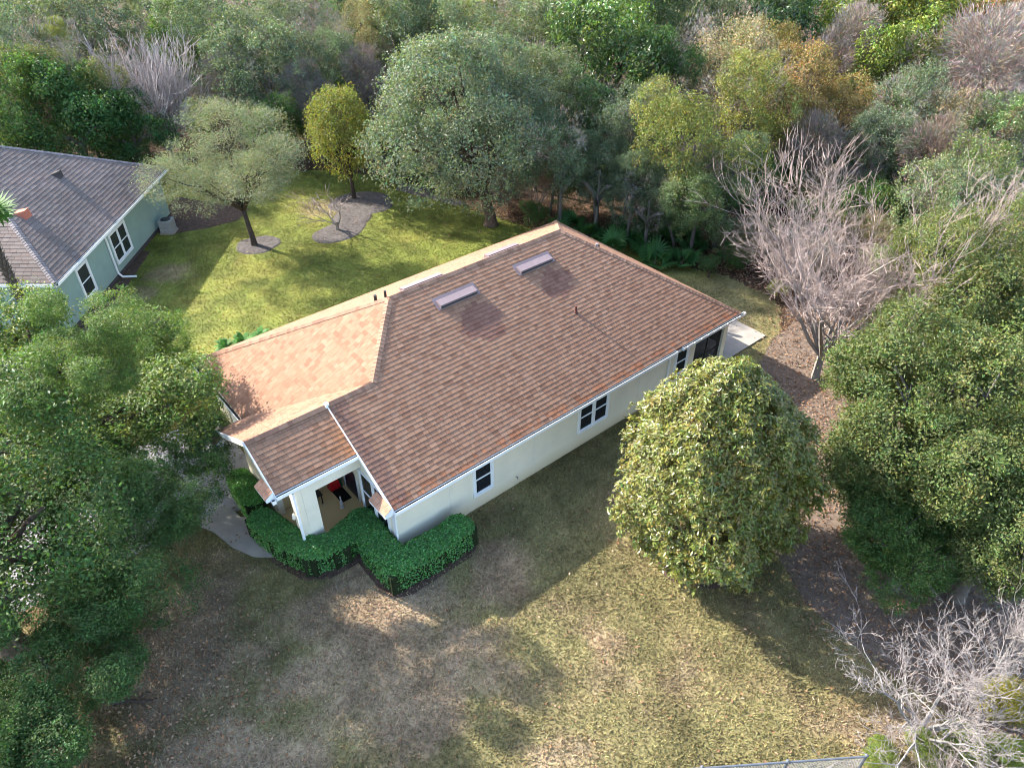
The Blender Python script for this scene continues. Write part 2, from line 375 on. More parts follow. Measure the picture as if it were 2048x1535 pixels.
bed('leaf_strewn_ground', [(9.0, 16.3), (9.5, 18.2), (9.7, 20.2), (10.3, 22.6), (10.9, 24.8), (11.2, 26.8), (12.4, 29.0), (14.0, 30.6), (19, 30), (20, 20), (19, 9), (16.8, 7.0), (14.0, 9.0), (12.4, 10.4), (10.6, 12.4), (9.4, 14.2)], 0.02, 'dryleaf')
BEDS.append([(11.5, 12.2), (17, 6.5), (24, 6), (24, 14)])

drv = sheet('driveway', [hw(*p)[:2] for p in ((5.5, 19.75), (5.5, 26.1), (-14, 26.1), (-14, 20.6), (3.2, 20.6))], 0.016, M['drive'])
road = sheet('road', [hw(*p)[:2] for p in ((-8.0, -30), (-14.1, -30), (-14.1, 80), (-8.0, 80))], 0.012, M['drive'])
walk_pts = [hw(*p)[:2] for p in ((5.1, 18.9), (5.1, 17.3), (4.2, 17.4), (3.6, 17.9), (3.2, 18.8), (3.0, 19.8), (2.6, 20.7), (3.9, 20.7), (4.0, 19.9))]
mb = MB(); mb.prism([(p[0], p[1], 0.012) for p in walk_pts[::-1]], (0, 0, 0.045)); tag(mb.build('walkway', M['concrete']), kind='structure')
mb = MB(); mb.prism([tuple(hw(*p, 0.01)) for p in ((22.5, 14.6), (28.2, 14.6), (28.2, 17.6), (25.6, 19), (22.5, 19))], (0, 0, 0.06)); tag(mb.build('patio', M['concrete']), kind='structure')

HOUSE_FP = [hw(*p)[:2] for p in ((7.45, 14.75), (25.3, 14.75), (25.3, 26.1), (5.6, 26.1), (5.0, 19.5), (5.0, 16.7), (7.45, 16.7))]
NB_FP = [(-45, 29.5), (-21.3, 29.5), (-21.3, 42.7), (-45, 42.7)]

def inside(P, poly):
    x, y = P[:, 0], P[:, 1]; r = np.zeros(len(P), bool); n = len(poly)
    for i in range(n):
        x0, y0 = poly[i][0], poly[i][1]; x1, y1 = poly[(i + 1) % n][0], poly[(i + 1) % n][1]
        c = ((y0 > y) != (y1 > y)) & (x < (x1 - x0) * (y - y0) / (y1 - y0 + 1e-12) + x0); r ^= c
    return r

gq = gq[inside(GP_[gq].mean(1), lawn_pts)]
lawn = obj('lawn', np_mesh('lawn', np.column_stack([GP_, 0.005 + 0 * GP_[:, :1]]), quads=gq, col=grass_colors(GP_) * (0.62 + 0.3 * rng.random((len(GP_), 1)))), M['grass_ground']); tag(lawn, kind='structure')
def make_grass():
    pts = []
    for n, (xa, xb, ya, yb) in ((330000, (-17, 15, 7, 24)), (260000, (-26, 15, 22, 51))):
        pts.append(np.column_stack([rng.uniform(xa, xb, n), rng.uniform(ya, yb, n)]))
    P = np.concatenate(pts); J = P + rng.normal(0, 0.22, P.shape); k = inside(P + rng.normal(0, 0.5, P.shape), lawn_pts)
    for b in BEDS: k &= ~inside(J, b)
    for b in [HOUSE_FP, NB_FP, walk_pts, [hw(*p)[:2] for p in ((5.5, 19.75), (5.5, 26.1), (-14, 26.1), (-14, 20.6), (3.2, 20.6))], [hw(*p)[:2] for p in ((22.5, 14.6), (28.2, 14.6), (28.2, 17.6), (25.6, 19), (22.5, 19))]]:
        k &= ~inside(P, b)
    P = P[k]; n = len(P); a = rng.uniform(0, 2 * np.pi, n); h = rng.uniform(0.035, 0.085, n); w = rng.uniform(0.012, 0.03, n)
    lean = rng.normal(0, 0.05, (n, 2)); V = np.zeros((n, 3, 3), np.float32)
    V[:, 0, 0] = P[:, 0] - w * np.cos(a); V[:, 0, 1] = P[:, 1] - w * np.sin(a); V[:, 1, 0] = P[:, 0] + w * np.cos(a); V[:, 1, 1] = P[:, 1] + w * np.sin(a)
    V[:, :2, 2] = 0.004; V[:, 2, :2] = P + lean; V[:, 2, 2] = h
    t = grass_colors(P) * rng.uniform(0.7, 1.5, (n, 1)) * (1 + rng.normal(0, 0.06, (n, 3))); c = np.repeat(t, 3, axis=0)
    me = np_mesh('lawn_grass', V.reshape(-1, 3), tris=np.arange(n * 3).reshape(-1, 3), col=c)
    tag(obj('lawn_grass', me, M['grass_blade']), 'short mown grass blades covering the lawns', 'grass', kind='stuff')
make_grass()

# ------------------------------------------------------------------ roof shingles
def addtone(me, c=(1, 1, 1)):
    a = me.attributes.new('tone', 'FLOAT_COLOR', 'POINT'); k = np.ones((len(me.vertices), 4), np.float32); k[:, :3] = c
    a.data.foreach_set('color', k.ravel()); return me

TAB_T = 0.0150
def unit_tab():
    v = [(0, 0, 0), (1, 0, 0), (0, 0, TAB_T), (1, 0, TAB_T), (0, 0.2, 0.0), (1, 0.2, 0.0), (0, 0, 0), (1, 0, 0), (0, 0, TAB_T), (1, 0, TAB_T)]
    me = bpy.data.meshes.new('shingle'); me.from_pydata(v, [], [(2, 3, 5, 4), (6, 7, 9, 8), (0, 2, 4), (1, 5, 3)]); me.update(); addtone(me)
    for k in (6, 7, 8, 9): me.attributes['tone'].data[k].color = (0.22, 0.2, 0.2, 1)      # black asphalt cut edge, its tone also painting in course shadow lines
    return me

class Shingles:
    def __init__(s, expo, palette, wmin=0.13, wmax=0.30, stain=None, eye=None):
        s.e = expo; s.pal = palette; s.wmin = wmin; s.wmax = wmax; s.V = []; s.Q = []; s.T = []; s.C = []; s.full = []; s.stain = stain; s.eye = eye
    def face(s, o, ex, eu, L, s0, s1, pick=False):
        """courses up the slope: s0/s1 give the limits along the course at slope distance u"""
        o = np.array(o, float); ex = np.array(ex, float); eu = np.array(eu, float); n = np.cross(ex, eu); e = s.e; j = 0; u = -0.02
        while u < L - 0.02:
            u2 = min(u + e + 0.025, L); a0, a1 = s0(max(u, 0)), s1(max(u, 0)); b0, b1 = s0(u2), s1(u2)
            x = min(a0, b0) - rng.uniform(0, 0.3); xe = max(a1, b1)
            while x < xe:
                w = rng.uniform(s.wmin, s.wmax); l0, l1 = np.clip([x, x + w - 0.010], a0, a1); h0, h1 = np.clip([x, x + w - 0.010], b0, b1)
                if max(l1 - l0, h1 - h0) > 0.01:
                    th = TAB_T * (1.12 if rng.random() < 0.5 else 0.86); c = np.array(s.pal[rng.integers(len(s.pal))]) * rng.uniform(0.93, 1.07)
                    P = lambda a, b, h: o + ex * a + eu * b + n * h
                    mid = P((l0 + l1) / 2, u + e / 2, 0)
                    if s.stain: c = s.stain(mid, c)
                    whole = l1 - l0 > w - 0.016 and h1 - h0 > w - 0.016 and u2 < L
                    rec = (P(l0, u, 0), P(l1, u, 0), P(l0, u, th), P(l1, u, th), P(h0, u2, 0.001), P(h1, u2, 0.001))
                    if whole and pick: s.full.append((np.linalg.norm(mid - s.eye), rec, c, P(x, u, 0.0005), ex, eu, n, w - 0.010, (u2 - u) / 0.2, th / TAB_T))
                    else: s.add(rec, c)
                x += w
            u += e; j += 1
    def add(s, rec, c):
        k = len(s.V); s.V += list(rec) + list(rec[:4]); s.Q += [(k + 2, k + 3, k + 5, k + 4), (k + 6, k + 7, k + 9, k + 8)]; s.T += [(k, k + 2, k + 4), (k + 1, k + 5, k + 3)]; s.C += [c] * 6 + [c * 0.21] * 4  # cut edge in the dark asphalt tone that also paints the course shadow
    def build(s, parent, single=300):
        s.full.sort(key=lambda r: r[0])
        if s.full[:single]:
            ut = unit_tab(); ut.materials.append(M['shingle'])
            for d, rec, c, p, ex, eu, n, w, h, t in s.full[:single]:
                o = bpy.data.objects.new('shingle', ut); COL.objects.link(o); o.parent = parent; o.color = (*c, 1)
                o.matrix_local = Matrix(((ex[0] * w, eu[0] * h, n[0] * t, p[0]), (ex[1] * w, eu[1] * h, n[1] * t, p[1]), (ex[2] * w, eu[2] * h, n[2] * t, p[2]), (0, 0, 0, 1)))
        for r in s.full[single:]: s.add(r[1], r[2])
        me = np_mesh('roof_shingles', np.array(s.V), quads=s.Q, tris=s.T, col=np.array(s.C))
        tag(obj('roof_shingles', me, M['shingle'], parent), kind='stuff')

def caps(parent, p, q, n1, n2, pal, half=0.15, step=0.16, name='ridge_cap'):
    """overlapping cap pieces along a ridge or hip from p up/along to q; n1, n2 = normals of the two planes"""
    p = Vector(p); q = Vector(q); d = (q - p).normalized(); L = (q - p).length
    t1 = Vector(n1).normalized().cross(d); t2 = d.cross(Vector(n2).normalized())
    if t1.z > 0: t1 = -t1
    if t2.z > 0: t2 = -t2
    up = (Vector(n1) + Vector(n2)).normalized(); l = step + 0.05; mb = MB(); h0, h1 = 0.034, 0.016
    A = [up * h0 + t1 * half, up * (h0 + 0.012), up * h0 + t2 * half]; B = [d * l + up * h1 + t1 * half, d * l + up * (h1 + 0.012), d * l + up * h1 + t2 * half]
    A0 = [up * (h0 - 0.016) + t1 * half, up * (h0 - 0.016), up * (h0 - 0.016) + t2 * half]
    mb.poly([A[0], A[1], B[1], B[0]]); mb.poly([A[1], A[2], B[2], B[1]]); mb.poly([A0[0], A0[1], A[1], A[0]]); mb.poly([A0[1], A0[2], A[2], A[1]])
    mb.poly([A0[0], A[0], B[0]]); mb.poly([A0[2], B[2], A[2]])
    me = addtone(mb.mesh(name)); me.materials.append(M['shingle']); k = int(L / step)
    for i in range(k):
        o = bpy.data.objects.new(name, me); COL.objects.link(o); o.parent = parent; o.location = p + d * (i * step)
        c = np.array(pal[rng.integers(len(pal))]) * rng.uniform(0.85, 1.1); o.color = (*c, 1)

def obox(mb, o, ax, nr, a0, a1, b0, b1, z0, z1):
    o = Vector(o); ax = Vector(ax); nr = Vector(nr); Z = Vector((0, 0, 1)); P = lambda a, b, z: o + ax * a + nr * b + Z * z
    return mb.hexa([P(a0, b0, z0), P(a1, b0, z0), P(a1, b1, z0), P(a0, b1, z0), P(a0, b0, z1), P(a1, b0, z1), P(a1, b1, z1), P(a0, b1, z1)])

def window(parent, o, ax, nr, units, h, trim=0.10, glass='glass', loc=None, frame='white', trim_out=0.05):
    """o = lower left of the glazed opening on the wall face; units = list of sash widths"""
    gap = 0.12; W = sum(units) + gap * (len(units) - 1); f = MB()
    obox(f, o, ax, nr, -trim, 0, 0, trim_out, -trim, h + trim); obox(f, o, ax, nr, W, W + trim, 0, trim_out, -trim, h + trim)
    obox(f, o, ax, nr, 0, W, 0, trim_out, h, h + trim); obox(f, o, ax, nr, 0, W, 0, trim_out + 0.03, -trim, 0)
    x = 0
    for i, w in enumerate(units[:-1]): x += w; obox(f, o, ax, nr, x, x + gap, 0, trim_out - 0.004, 0, h); x += gap
    win = f.build('window', M[frame], parent, loc); x = 0
    for w in units:
        sash = MB(); b = 0.035
        for z0, z1, dz in ((0, h * 0.5, 0.024), (h * 0.5 - 0.02, h, 0.016)):
            obox(sash, o, ax, nr, x, x + b, 0.004, dz + 0.012, z0, z1); obox(sash, o, ax, nr, x + w - b, x + w, 0.004, dz + 0.012, z0, z1)
            obox(sash, o, ax, nr, x + b, x + w - b, 0.004, dz + 0.011, z0, z0 + b); obox(sash, o, ax, nr, x + b, x + w - b, 0.004, dz + 0.011, z1 - b, z1)
        sash.build('sash', M[frame], win)
        for z0, z1, d in ((0.02, h * 0.5 - 0.02, 0.014), (h * 0.5, h - 0.02, 0.008)):
            g = MB(); obox(g, o, ax, nr, x + 0.02, x + w - 0.02, 0.002, d, z0, z1); g.build('pane', M[glass], win)
        x += w + gap
    return win

def profile_wall(name, mat, parent, axis, c0, c1, st, zb, zt, loc=None):
    """wall with a varying bottom and top line; axis 'y': runs along y between x=c0..c1; 'x': runs along x between y=c0..c1"""
    mb = MB(); P = (lambda s, c, z: (c, s, z)) if axis == 'y' else (lambda s, c, z: (s, c, z))
    for a, b in zip(st[:-1], st[1:]):
        m = (a + b) / 2; f = lambda g, s: g(s + (1e-5 if s == a else -1e-5))
        ba, bb, ta, tb = f(zb, a), f(zb, b), f(zt, a), f(zt, b)
        if ta - ba < 0.02 and tb - bb < 0.02: continue
        mb.hexa([P(a, c0, ba), P(b, c0, bb), P(b, c1, bb), P(a, c1, ba), P(a, c0, ta), P(b, c0, tb), P(b, c1, tb), P(a, c1, ta)])
    return mb.build(name, M[mat], parent, loc)

# ------------------------------------------------------------------ the cream house
OFF = Vector((15.0, 20.0, 0)); ROOT = hw(15.0, 20.0)
house = empty('cream_house', ROOT, HA, 'cream stucco single storey house with reddish brown hipped shingle roof', 'house')
HL = (-15.0, -20.0, 0.0)
def hp(mb, name, mat, parent=house, smooth=False): return mb.build(name, M[mat], parent, HL if parent is house else None, smooth)

K = 0.535; CP = 1 / math.hypot(1, K); SP = K * CP
Y0, Y1, YR, ZE = 14.5, 26.4, 20.65, 2.62
XF, XR, XA, XB = 5.5, 25.25, 11.45, 19.97
ZR = ZE + (YR - Y0) * K
YW = 18.2; ZW = ZE + (YW - Y0) * K; XW = 7.3; KF = (ZR - ZE) / (XA - XF); KL = (ZR - ZE) / (Y1 - YR); XD = XF + (ZW - ZE) / KF; HXY = (XA - XD) / (YR - YW)                # gable wing ridge
DZ = -0.05; XE = 4.45; YE0, YE1 = 16.5, 21.45                                  # entry roof, a step lower
KR = (ZR - ZE) / (XR - XB); RR = (YR - Y0) / (XR - XB)

deck = MB(); T = (0, 0, -0.12); lo = 0.006
def pl(pts, dz=0): return [(x, y, z - lo + dz) for x, y, z in pts]
zf = lambda y: ZE + (y - Y0) * K
deck.prism(pl([(XW, Y0, ZE), (XR, Y0, ZE), (XB, YR, ZR), (XA, YR, ZR), (XD, YW, ZW), (XW, YW, ZW)]), T)
deck.prism(pl([(XF, Y1, ZE), (XF, 21.4, ZE), (XD, YW - 0.0, ZW), (XA, YR, ZR)]), T)
deck.prism(pl([(XF, Y1, ZE), (XA, YR, ZR), (XB, YR, ZR), (XR, Y1, ZE)]), T)
deck.prism(pl([(XR, Y0, ZE), (XR, Y1, ZE), (XB, YR, ZR)]), T)
deck.prism(pl([(XW, YW, ZW), (XD, YW, ZW), (XW, 20.2, ZW - (20.2 - YW) * K)]), T)
deck.prism(pl([(XE, YE0, zf(YE0) + DZ), (XW + 0.2, YE0, zf(YE0) + DZ), (XW + 0.2, YW, ZW + DZ), (XE, YW, ZW + DZ)]), T)
DL = -0.012
deck.prism(pl([(XE, YW, ZW + DL), (XW + 0.2, YW, ZW + DL), (XW + 0.2, YE1 - 1.2, ZW + DL - (YE1 - 1.2 - YW) * K), (XF + 0.3, YE1, ZW + DL - (YE1 - YW) * K), (XE, YE1, ZW + DL - (YE1 - YW) * K)]), T)
roof = hp(deck, 'roof', 'deck')

PAL = [(0.236, 0.130, 0.081), (0.243, 0.136, 0.085), (0.226, 0.122, 0.076), (0.239, 0.132, 0.083), (0.194, 0.101, 0.062), (0.252, 0.144, 0.092), (0.231, 0.125, 0.078), (0.246, 0.138, 0.087), (0.212, 0.113, 0.070)]
def stain(p, c):
    for (x, y, rx, ry) in ((14.1, 18.55, 0.95, 0.75), (18.1, 18.75, 0.85, 0.65)):          # darker blotches below the vents
        d = ((p[0] - x) / rx) ** 2 + ((p[1] - y) / ry) ** 2
        if d < 1.1 and p[1] < 20: c = c * np.array((0.74, 0.68, 0.76)) if rng.random() < 1.5 - d else c
    if p[0] < XW and p[1] < YW and p[0] > 6.3:                                      # rust run-off beside the wing's rake
        k = (p[0] - 6.3) * np.clip((YW - 0.3 - p[1]) / 1.0, 0, 1) * rng.uniform(0.4, 1.0); c = c * (1 - k) + np.array((0.36, 0.14, 0.05)) * k
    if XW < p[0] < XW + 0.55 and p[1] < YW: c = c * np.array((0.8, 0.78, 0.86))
    if p[1] < Y0 + 0.35 and rng.random() < 0.5: c = c * np.array((1.1, 0.88, 0.75))
    return c
SH = Shingles(0.172, PAL, stain=stain, eye=np.array((0, 0, CAM_H)))
nR = (0, -SP, CP); nF = (-KF, 0, 1); nL = (0, KL, 1); nB = (KR / math.hypot(1, KR), 0, 1 / math.hypot(1, KR))
yv = lambda u: Y0 + u * CP
SH.face((0, Y0, ZE), (1, 0, 0), (0, CP, SP), (YR - Y0) / CP, lambda u: XW if yv(u) <= YW else XD + (yv(u) - YW) * HXY, lambda u: XR - (yv(u) - Y0) / RR, True)
cf = 1 / math.hypot(1, KF); cl = 1 / math.hypot(1, KL); xv = lambda u: XF + u * cf
def f_lo(u):
    x = xv(u); return YW + (XD - x) * KF / K - 0.4 if x < XD - 0.25 else max(YW + (x - XD) / HXY, YW)
SH.face((XF, 0, ZE), (0, -1, 0), (cf, 0, KF * cf), (XA - XF) / cf, lambda u: -(Y1 - u * cf * (Y1 - YR) / (XA - XF)), lambda u: -f_lo(u), True)
SH.face((0, Y1, ZE), (-1, 0, 0), (0, -cl, KL * cl), (Y1 - YR) / cl, lambda u: -(XR - u * cl * (XR - XB) / (Y1 - YR)), lambda u: -(XF + u * cl * (XA - XF) / (Y1 - YR)))
cb = 1 / math.hypot(1, KR)
SH.face((XR, 0, ZE), (0, 1, 0), (-cb, 0, KR * cb), (XR - XB) / cb, lambda u: Y0 + u * cb * RR, lambda u: Y1 - u * cb * (Y1 - YR) / (XR - XB))
ZEN = zf(YE0) + DZ
SH.face((0, YE0, ZEN), (1, 0, 0), (0, CP, SP), (YW - YE0) / CP, lambda u: XE, lambda u: XW + 0.15, True)
ZEL = ZW + DL - (YE1 - YW) * K
SH.face((0, YE1, ZEL), (-1, 0, 0), (0, -CP, SP), (YE1 - YW) / CP, lambda u: -min(XW + 0.15, XF + 0.25 + u * CP), lambda u: -XE)
ZWL = ZW - (20.3 - YW) * K
SH.face((0, 20.3, ZWL), (-1, 0, 0), (0, -CP, SP), (20.3 - YW) / CP, lambda u: -(XD - (20.3 - u * CP - YW) * K / KF + 0.2), lambda u: -XW)
SH.build(roof)
CPAL = [(0.245, 0.143, 0.093), (0.26, 0.152, 0.1), (0.21, 0.115, 0.076)]
caps(roof, (XA, YR, ZR), (XB, YR, ZR), nR, nL, CPAL)
caps(roof, (XD, YW, ZW), (XA, YR, ZR), nR, nF, CPAL)
caps(roof, (XF, Y1, ZE), (XA, YR, ZR), nF, nL, CPAL)
caps(roof, (XR, Y0, ZE), (XB, YR, ZR), nR, nB, CPAL)
caps(roof, (XR, Y1, ZE), (XB, YR, ZR), nL, nB, CPAL)
caps(roof, (XW, YW, ZW), (XD, YW, ZW), nR, nL, CPAL)
caps(roof, (XE, YW, ZW + DL - 0.02), (XW - 0.1, YW, ZW + DL - 0.02), nR, nL, CPAL)

# fascia, rakes, gutters
f = MB(); f.box(XW + 0.02, XR - 0.02, Y0 + 0.005, Y0 + 0.03, ZE - 0.30, ZE - 0.125); hp(f, 'fascia', 'white')
f = MB(); f.box(XF + 0.005, XF + 0.03, 21.4, Y1, ZE - 0.30, ZE - 0.125); hp(f, 'fascia', 'white')
f = MB(); f.box(XE + 0.03, XW, YE0 + 0.005, YE0 + 0.03, ZEN - 0.30, ZEN - 0.125); hp(f, 'fascia', 'white')
f = MB(); f.box(XR - 0.03, XR - 0.005, Y0, Y1, ZE - 0.30, ZE - 0.125); hp(f, 'fascia', 'white')
f = MB(); f.box(XF, XR, Y1 - 0.03, Y1 - 0.005, ZE - 0.30, ZE - 0.125); hp(f, 'fascia', 'white')
def rake(x, ya, za, yb, zb, t=0.03, h=0.19, up=0.018):
    m = MB(); m.hexa([(x - t, ya, za - h), (x, ya, za - h), (x, yb, zb - h), (x - t, yb, zb - h), (x - t, ya, za + up), (x, ya, za + up), (x, yb, zb + up), (x - t, yb, zb + up)])
    return hp(m, 'rake_board', 'white')
rake(XW, Y0, ZE, YW, ZW)
rake(XE, YE0, ZEN, YW, ZW + DZ); rake(XE - 0.001, YE1, ZEL, YW, ZW + DL)
m = MB(); m.box(XW - 0.07, XW + 0.05, YW - 0.10, YW + 0.05, ZW - 0.10, ZW + 0.055); hp(m, 'peak_flashing', 'white')
def gutter(a, b, nr, z):
    """open trough along a-b hanging off the fascia"""
    a = Vector((*a, z)); b = Vector((*b, z)); ax = (b - a).normalized(); L = (b - a).length; g = MB()
    obox(g, a, ax, nr, 0, L, 0.0, 0.012, -0.13, 0.0); obox(g, a, ax, nr, 0, L, 0.115, 0.13, -0.12, 0.012); obox(g, a, ax, nr, 0, L, 0.012, 0.115, -0.13, -0.115)
    obox(g, a, ax, nr, -0.012, 0, 0.0, 0.13, -0.13, 0.01); obox(g, a, ax, nr, L, L + 0.012, 0.0, 0.13, -0.13, 0.01)
    o = hp(g, 'gutter', 'white'); d = MB(); obox(d, a, ax, nr, 0.01, L - 0.01, 0.013, 0.114, -0.114, -0.045); d.build('gutter_dark_strip', M['gutter_dark'], o); return o  # plain dark strip along the inside of the trough
gutter((XW, Y0 - 0.003), (20.9, Y0 - 0.003), (0, -1, 0), ZE - 0.055)
gutter((21.3, Y0 - 0.003), (XR + 0.25, Y0 - 0.003), (0, -1, 0), ZE - 0.06)
gutter((XE, YE0 - 0.003), (XW - 0.02, YE0 - 0.003), (0, -1, 0), ZEN - 0.055)
gutter((XE - 0.035, YE0 - 0.1), (XE - 0.035, YE0 + 0.75), (-1, 0, 0), ZEN - 0.16)
gutter((XF - 0.003, 21.6), (XF - 0.003, Y1), (-1, 0, 0), ZE - 0.055)
def downspout(pts, w=0.045): m = MB(); m.tube(pts, w, 4); return hp(m, 'downspout', 'white')
downspout([(20.95, Y0 - 0.06, ZE - 0.2), (20.95, 14.72, ZE - 0.5), (20.95, 14.74, 0.25), (20.95, 14.5, 0.08)])
downspout([(5.0, YE0 - 0.06, ZEN - 0.18), (5.02, 16.66, ZEN - 0.5), (5.02, 16.66, 0.2), (5.0, 16.45, 0.06)], 0.055)
downspout([(7.62, Y0 - 0.06, ZE - 0.18), (7.42, 14.72, ZE - 0.5), (7.42, 14.74, 0.1)], 0.035)
# boxed eave returns with their own little shingled tops
def eave_return(x, y0, y1, z, dep=0.3):
    m = MB(); m.hexa([(x - dep, y0, z - 0.16), (x, y0, z - 0.16), (x, y1, z - 0.16), (x - dep, y1, z - 0.16), (x - dep, y0, z - 0.02), (x, y0, z + 0.16), (x, y1, z + 0.16), (x - dep, y1, z - 0.02)])
    o = hp(m, 'eave_return', 'white'); s = Shingles(0.12, [(0.33, 0.185, 0.12), (0.36, 0.21, 0.14), (0.3, 0.165, 0.105)], 0.2, 0.3, eye=np.zeros(3)); L = math.hypot(dep, 0.18)
    s.face((x - dep, 0, z - 0.012), (0, -1, 0), (dep / L, 0, 0.18 / L), L, lambda u: -y1, lambda u: -y0); s.build(o, 0)
eave_return(XW - 0.03, Y0, Y0 + 0.95, ZE - 0.06); eave_return(XE - 0.035, YE0 + 0.02, YE0 + 0.8, ZEN - 0.06, 0.26); eave_return(XE - 0.035, YE1 - 0.7, YE1 + 0.05, ZEL - 0.03, 0.3)

# walls
def wallbox(x0, x1, y0, y1, z0, z1, mat='stucco', name='wall'): m = MB(); m.box(x0, x1, y0, y1, z0, z1); return hp(m, name, mat)
wallbox(7.45, 22.45, 14.8, 14.98, 0, 2.62)
wallbox(22.27, 22.45, 14.985, 19.0, 0, 2.62)
wallbox(22.455, 25.0, 19.0, 19.18, 0, 2.62); wallbox(24.85, 25.03, 19.185, 26.1, 0, 2.62)
wallbox(5.85, 25.03, 25.95, 26.1, 0, 2.62); wallbox(5.85, 6.0, 24.9, 25.945, 0, 2.62)
wallbox(5.85, 6.0, 19.6, 20.3, 0, 2.62); wallbox(5.853, 5.997, 20.305, 24.895, 2.25, 2.618)
zin = lambda y: (zf(y) if y < YW else ZW - (y - YW) * K) - 0.135
profile_wall('wall', 'stucco', house, 'y', 7.452, 7.6, [14.985, YW, 19.0], lambda s: 0.0 if s < 17.05 else 2.55, zin, HL)
wallbox(7.68, 7.83, 17.0, 19.3, 0.1, 3.0); wallbox(7.46, 7.675, 17.0, 17.055, 0.1, 2.5)
XP = 5.1; ARC = (17.3, 18.95)
def arch(s):
    if not ARC[0] < s < ARC[1]: return 0.0
    t = (s - sum(ARC) / 2) / ((ARC[1] - ARC[0]) / 2); return 2.35 + 0.62 * math.sqrt(max(0, 1 - t * t))
zen = lambda y: ((zf(y) if y < YW else ZW - (y - YW) * K) + DZ) - 0.135
st = sorted(set([16.75, YW, 19.75, 21.2] + list(np.linspace(ARC[0], ARC[1], 17))))
profile_wall('wall', 'stucco', house, 'y', XP, XP + 0.22, st, arch, zen, HL)
profile_wall('wall', 'stucco', house, 'x', 16.752, 16.97, [XP + 0.225, 5.78, 7.45], lambda s: 0.0 if s < 5.78 else 2.72, lambda s: zen(16.75), HL)
wallbox(XP + 0.225, 7.675, 19.15, 19.3, 0.1, 3.0, 'stucco_bounce'); wallbox(XP + 0.225, 7.675, 16.975, 19.145, 3.12, 3.2, 'offwhite', 'porch_ceiling')
wallbox(XP + 0.225, 7.675, 16.975, 19.145, 0.0, 0.115, 'stucco_bounce', 'porch_floor'); wallbox(XP, XP + 0.222, 17.31, 18.94, 0.0, 0.112, 'stucco_bounce', 'porch_floor')
wallbox(5.785, 7.44, 16.752, 16.972, 0.0, 0.11, 'stucco_bounce', 'porch_floor')
for y0 in (14.83,): wallbox(7.44, 7.448, 14.795, 14.98, 0.0, 2.3, 'white', 'corner_trim')
m = MB(); m.box(13.86, 14.02, 14.765, 14.8, 2.02, 2.16)
for i in range(4): m.box(13.87, 14.01, 14.755, 14.765, 2.035 + i * 0.03, 2.05 + i * 0.03)
hp(m, 'wall_vent', 'offwhite')
m = MB(); m.tube([(12.6, 14.8, 0.45), (12.6, 14.70, 0.45), (12.6, 14.66, 0.40)], 0.018, 6); m.lathe([(0.03, 0.46), (0.04, 0.475), (0.03, 0.49)], (12.6, 14.70, 0), 8); hp(m, 'hose_tap', 'lead')
# hairline control joints in the long wall
for x in (9.62, 13.45, 19.2):
    m = MB(); m.box(x, x + 0.018, 14.792, 14.8, 0.02, 2.3); hp(m, 'joint_bead', 'offwhite')
# lanai at the far corner: posts, rails, screens, floor seen through them
for x0, x1 in ((22.455, 22.75), (24.75, 25.03)):
    wallbox(x0, x1, 14.8, 15.08, 0, 2.5, 'stucco', 'post')
wallbox(24.76, 25.02, 18.75, 18.995, 0, 2.5, 'stucco', 'post')
m = MB(); m.box(22.75, 24.75, 14.9, 14.94, 2.42, 2.5); m.box(22.75, 24.75, 14.9, 14.94, 0.85, 0.90); m.box(23.73, 23.78, 14.895, 14.945, 0.07, 2.42); m.box(24.93, 24.97, 15.08, 18.75, 0.85, 0.90); m.box(24.93, 24.97, 16.9, 16.95, 0.07, 2.5); hp(m, 'screen_frame', 'dark')
for x0, x1 in ((22.75, 23.73), (23.78, 24.75)):
    m = MB(); m.box(x0, x1, 14.915, 14.919, 0.905, 2.415); hp(m, 'screen', 'screen')
    m = MB(); m.box(x0, x1, 14.915, 14.919, 0.08, 0.845); hp(m, 'screen', 'screen')
for y0, y1 in ((15.08, 16.9), (16.95, 18.75)):
    m = MB(); m.box(24.948, 24.952, y0, y1, 0.905, 2.5); hp(m, 'screen', 'screen')

# windows and doors
window(house, (10.72, 14.8, 0.78), (1, 0, 0), (0, -1, 0), [0.72], 1.36, loc=HL)
window(house, (15.83, 14.8, 0.86), (1, 0, 0), (0, -1, 0), [0.68, 0.68], 1.30, loc=HL)
window(house, (21.50, 14.8, 0.82), (1, 0, 0), (0, -1, 0), [0.68], 1.25, loc=HL)
window(house, (7.452, 16.86, 0.72), (0, -1, 0), (-1, 0, 0), [0.74, 0.74], 1.75, trim=0.09, loc=HL)
m = MB(); m.box(7.64, 7.68, 17.72, 17.80, 0.12, 2.2); m.box(7.64, 7.68, 18.72, 18.80, 0.12, 2.2); m.box(7.64, 7.68, 17.80, 18.72, 2.13, 2.2); hp(m, 'door_frame', 'white')
m = MB(); m.box(7.652, 7.679, 17.805, 18.715, 0.13, 2.125)
for z0, z1 in ((0.3, 0.95), (1.1, 1.95)):
    for y0 in (17.9, 18.32): m.box(7.645, 7.6515, y0, y0 + 0.3, z0, z1)
dr = hp(m, 'door', 'door'); m = MB(); m.tube([(7.645, 18.66, 1.05), (7.60, 18.66, 1.05)], 0.025, 8); m.build('door_handle', M['vent'], dr)
g = MB(); g.box(5.90, 5.95, 20.32, 24.88, 0.03, 2.24); gd = hp(g, 'garage_door', 'offwhite')
for i in range(4):
    for j in range(6):
        m = MB(); m.box(5.885, 5.899, 20.42 + j * 0.75, 20.42 + j * 0.75 + 0.62, 0.12 + i * 0.54, 0.12 + i * 0.54 + 0.4); m.build('door_panel', M['offwhite'], gd)
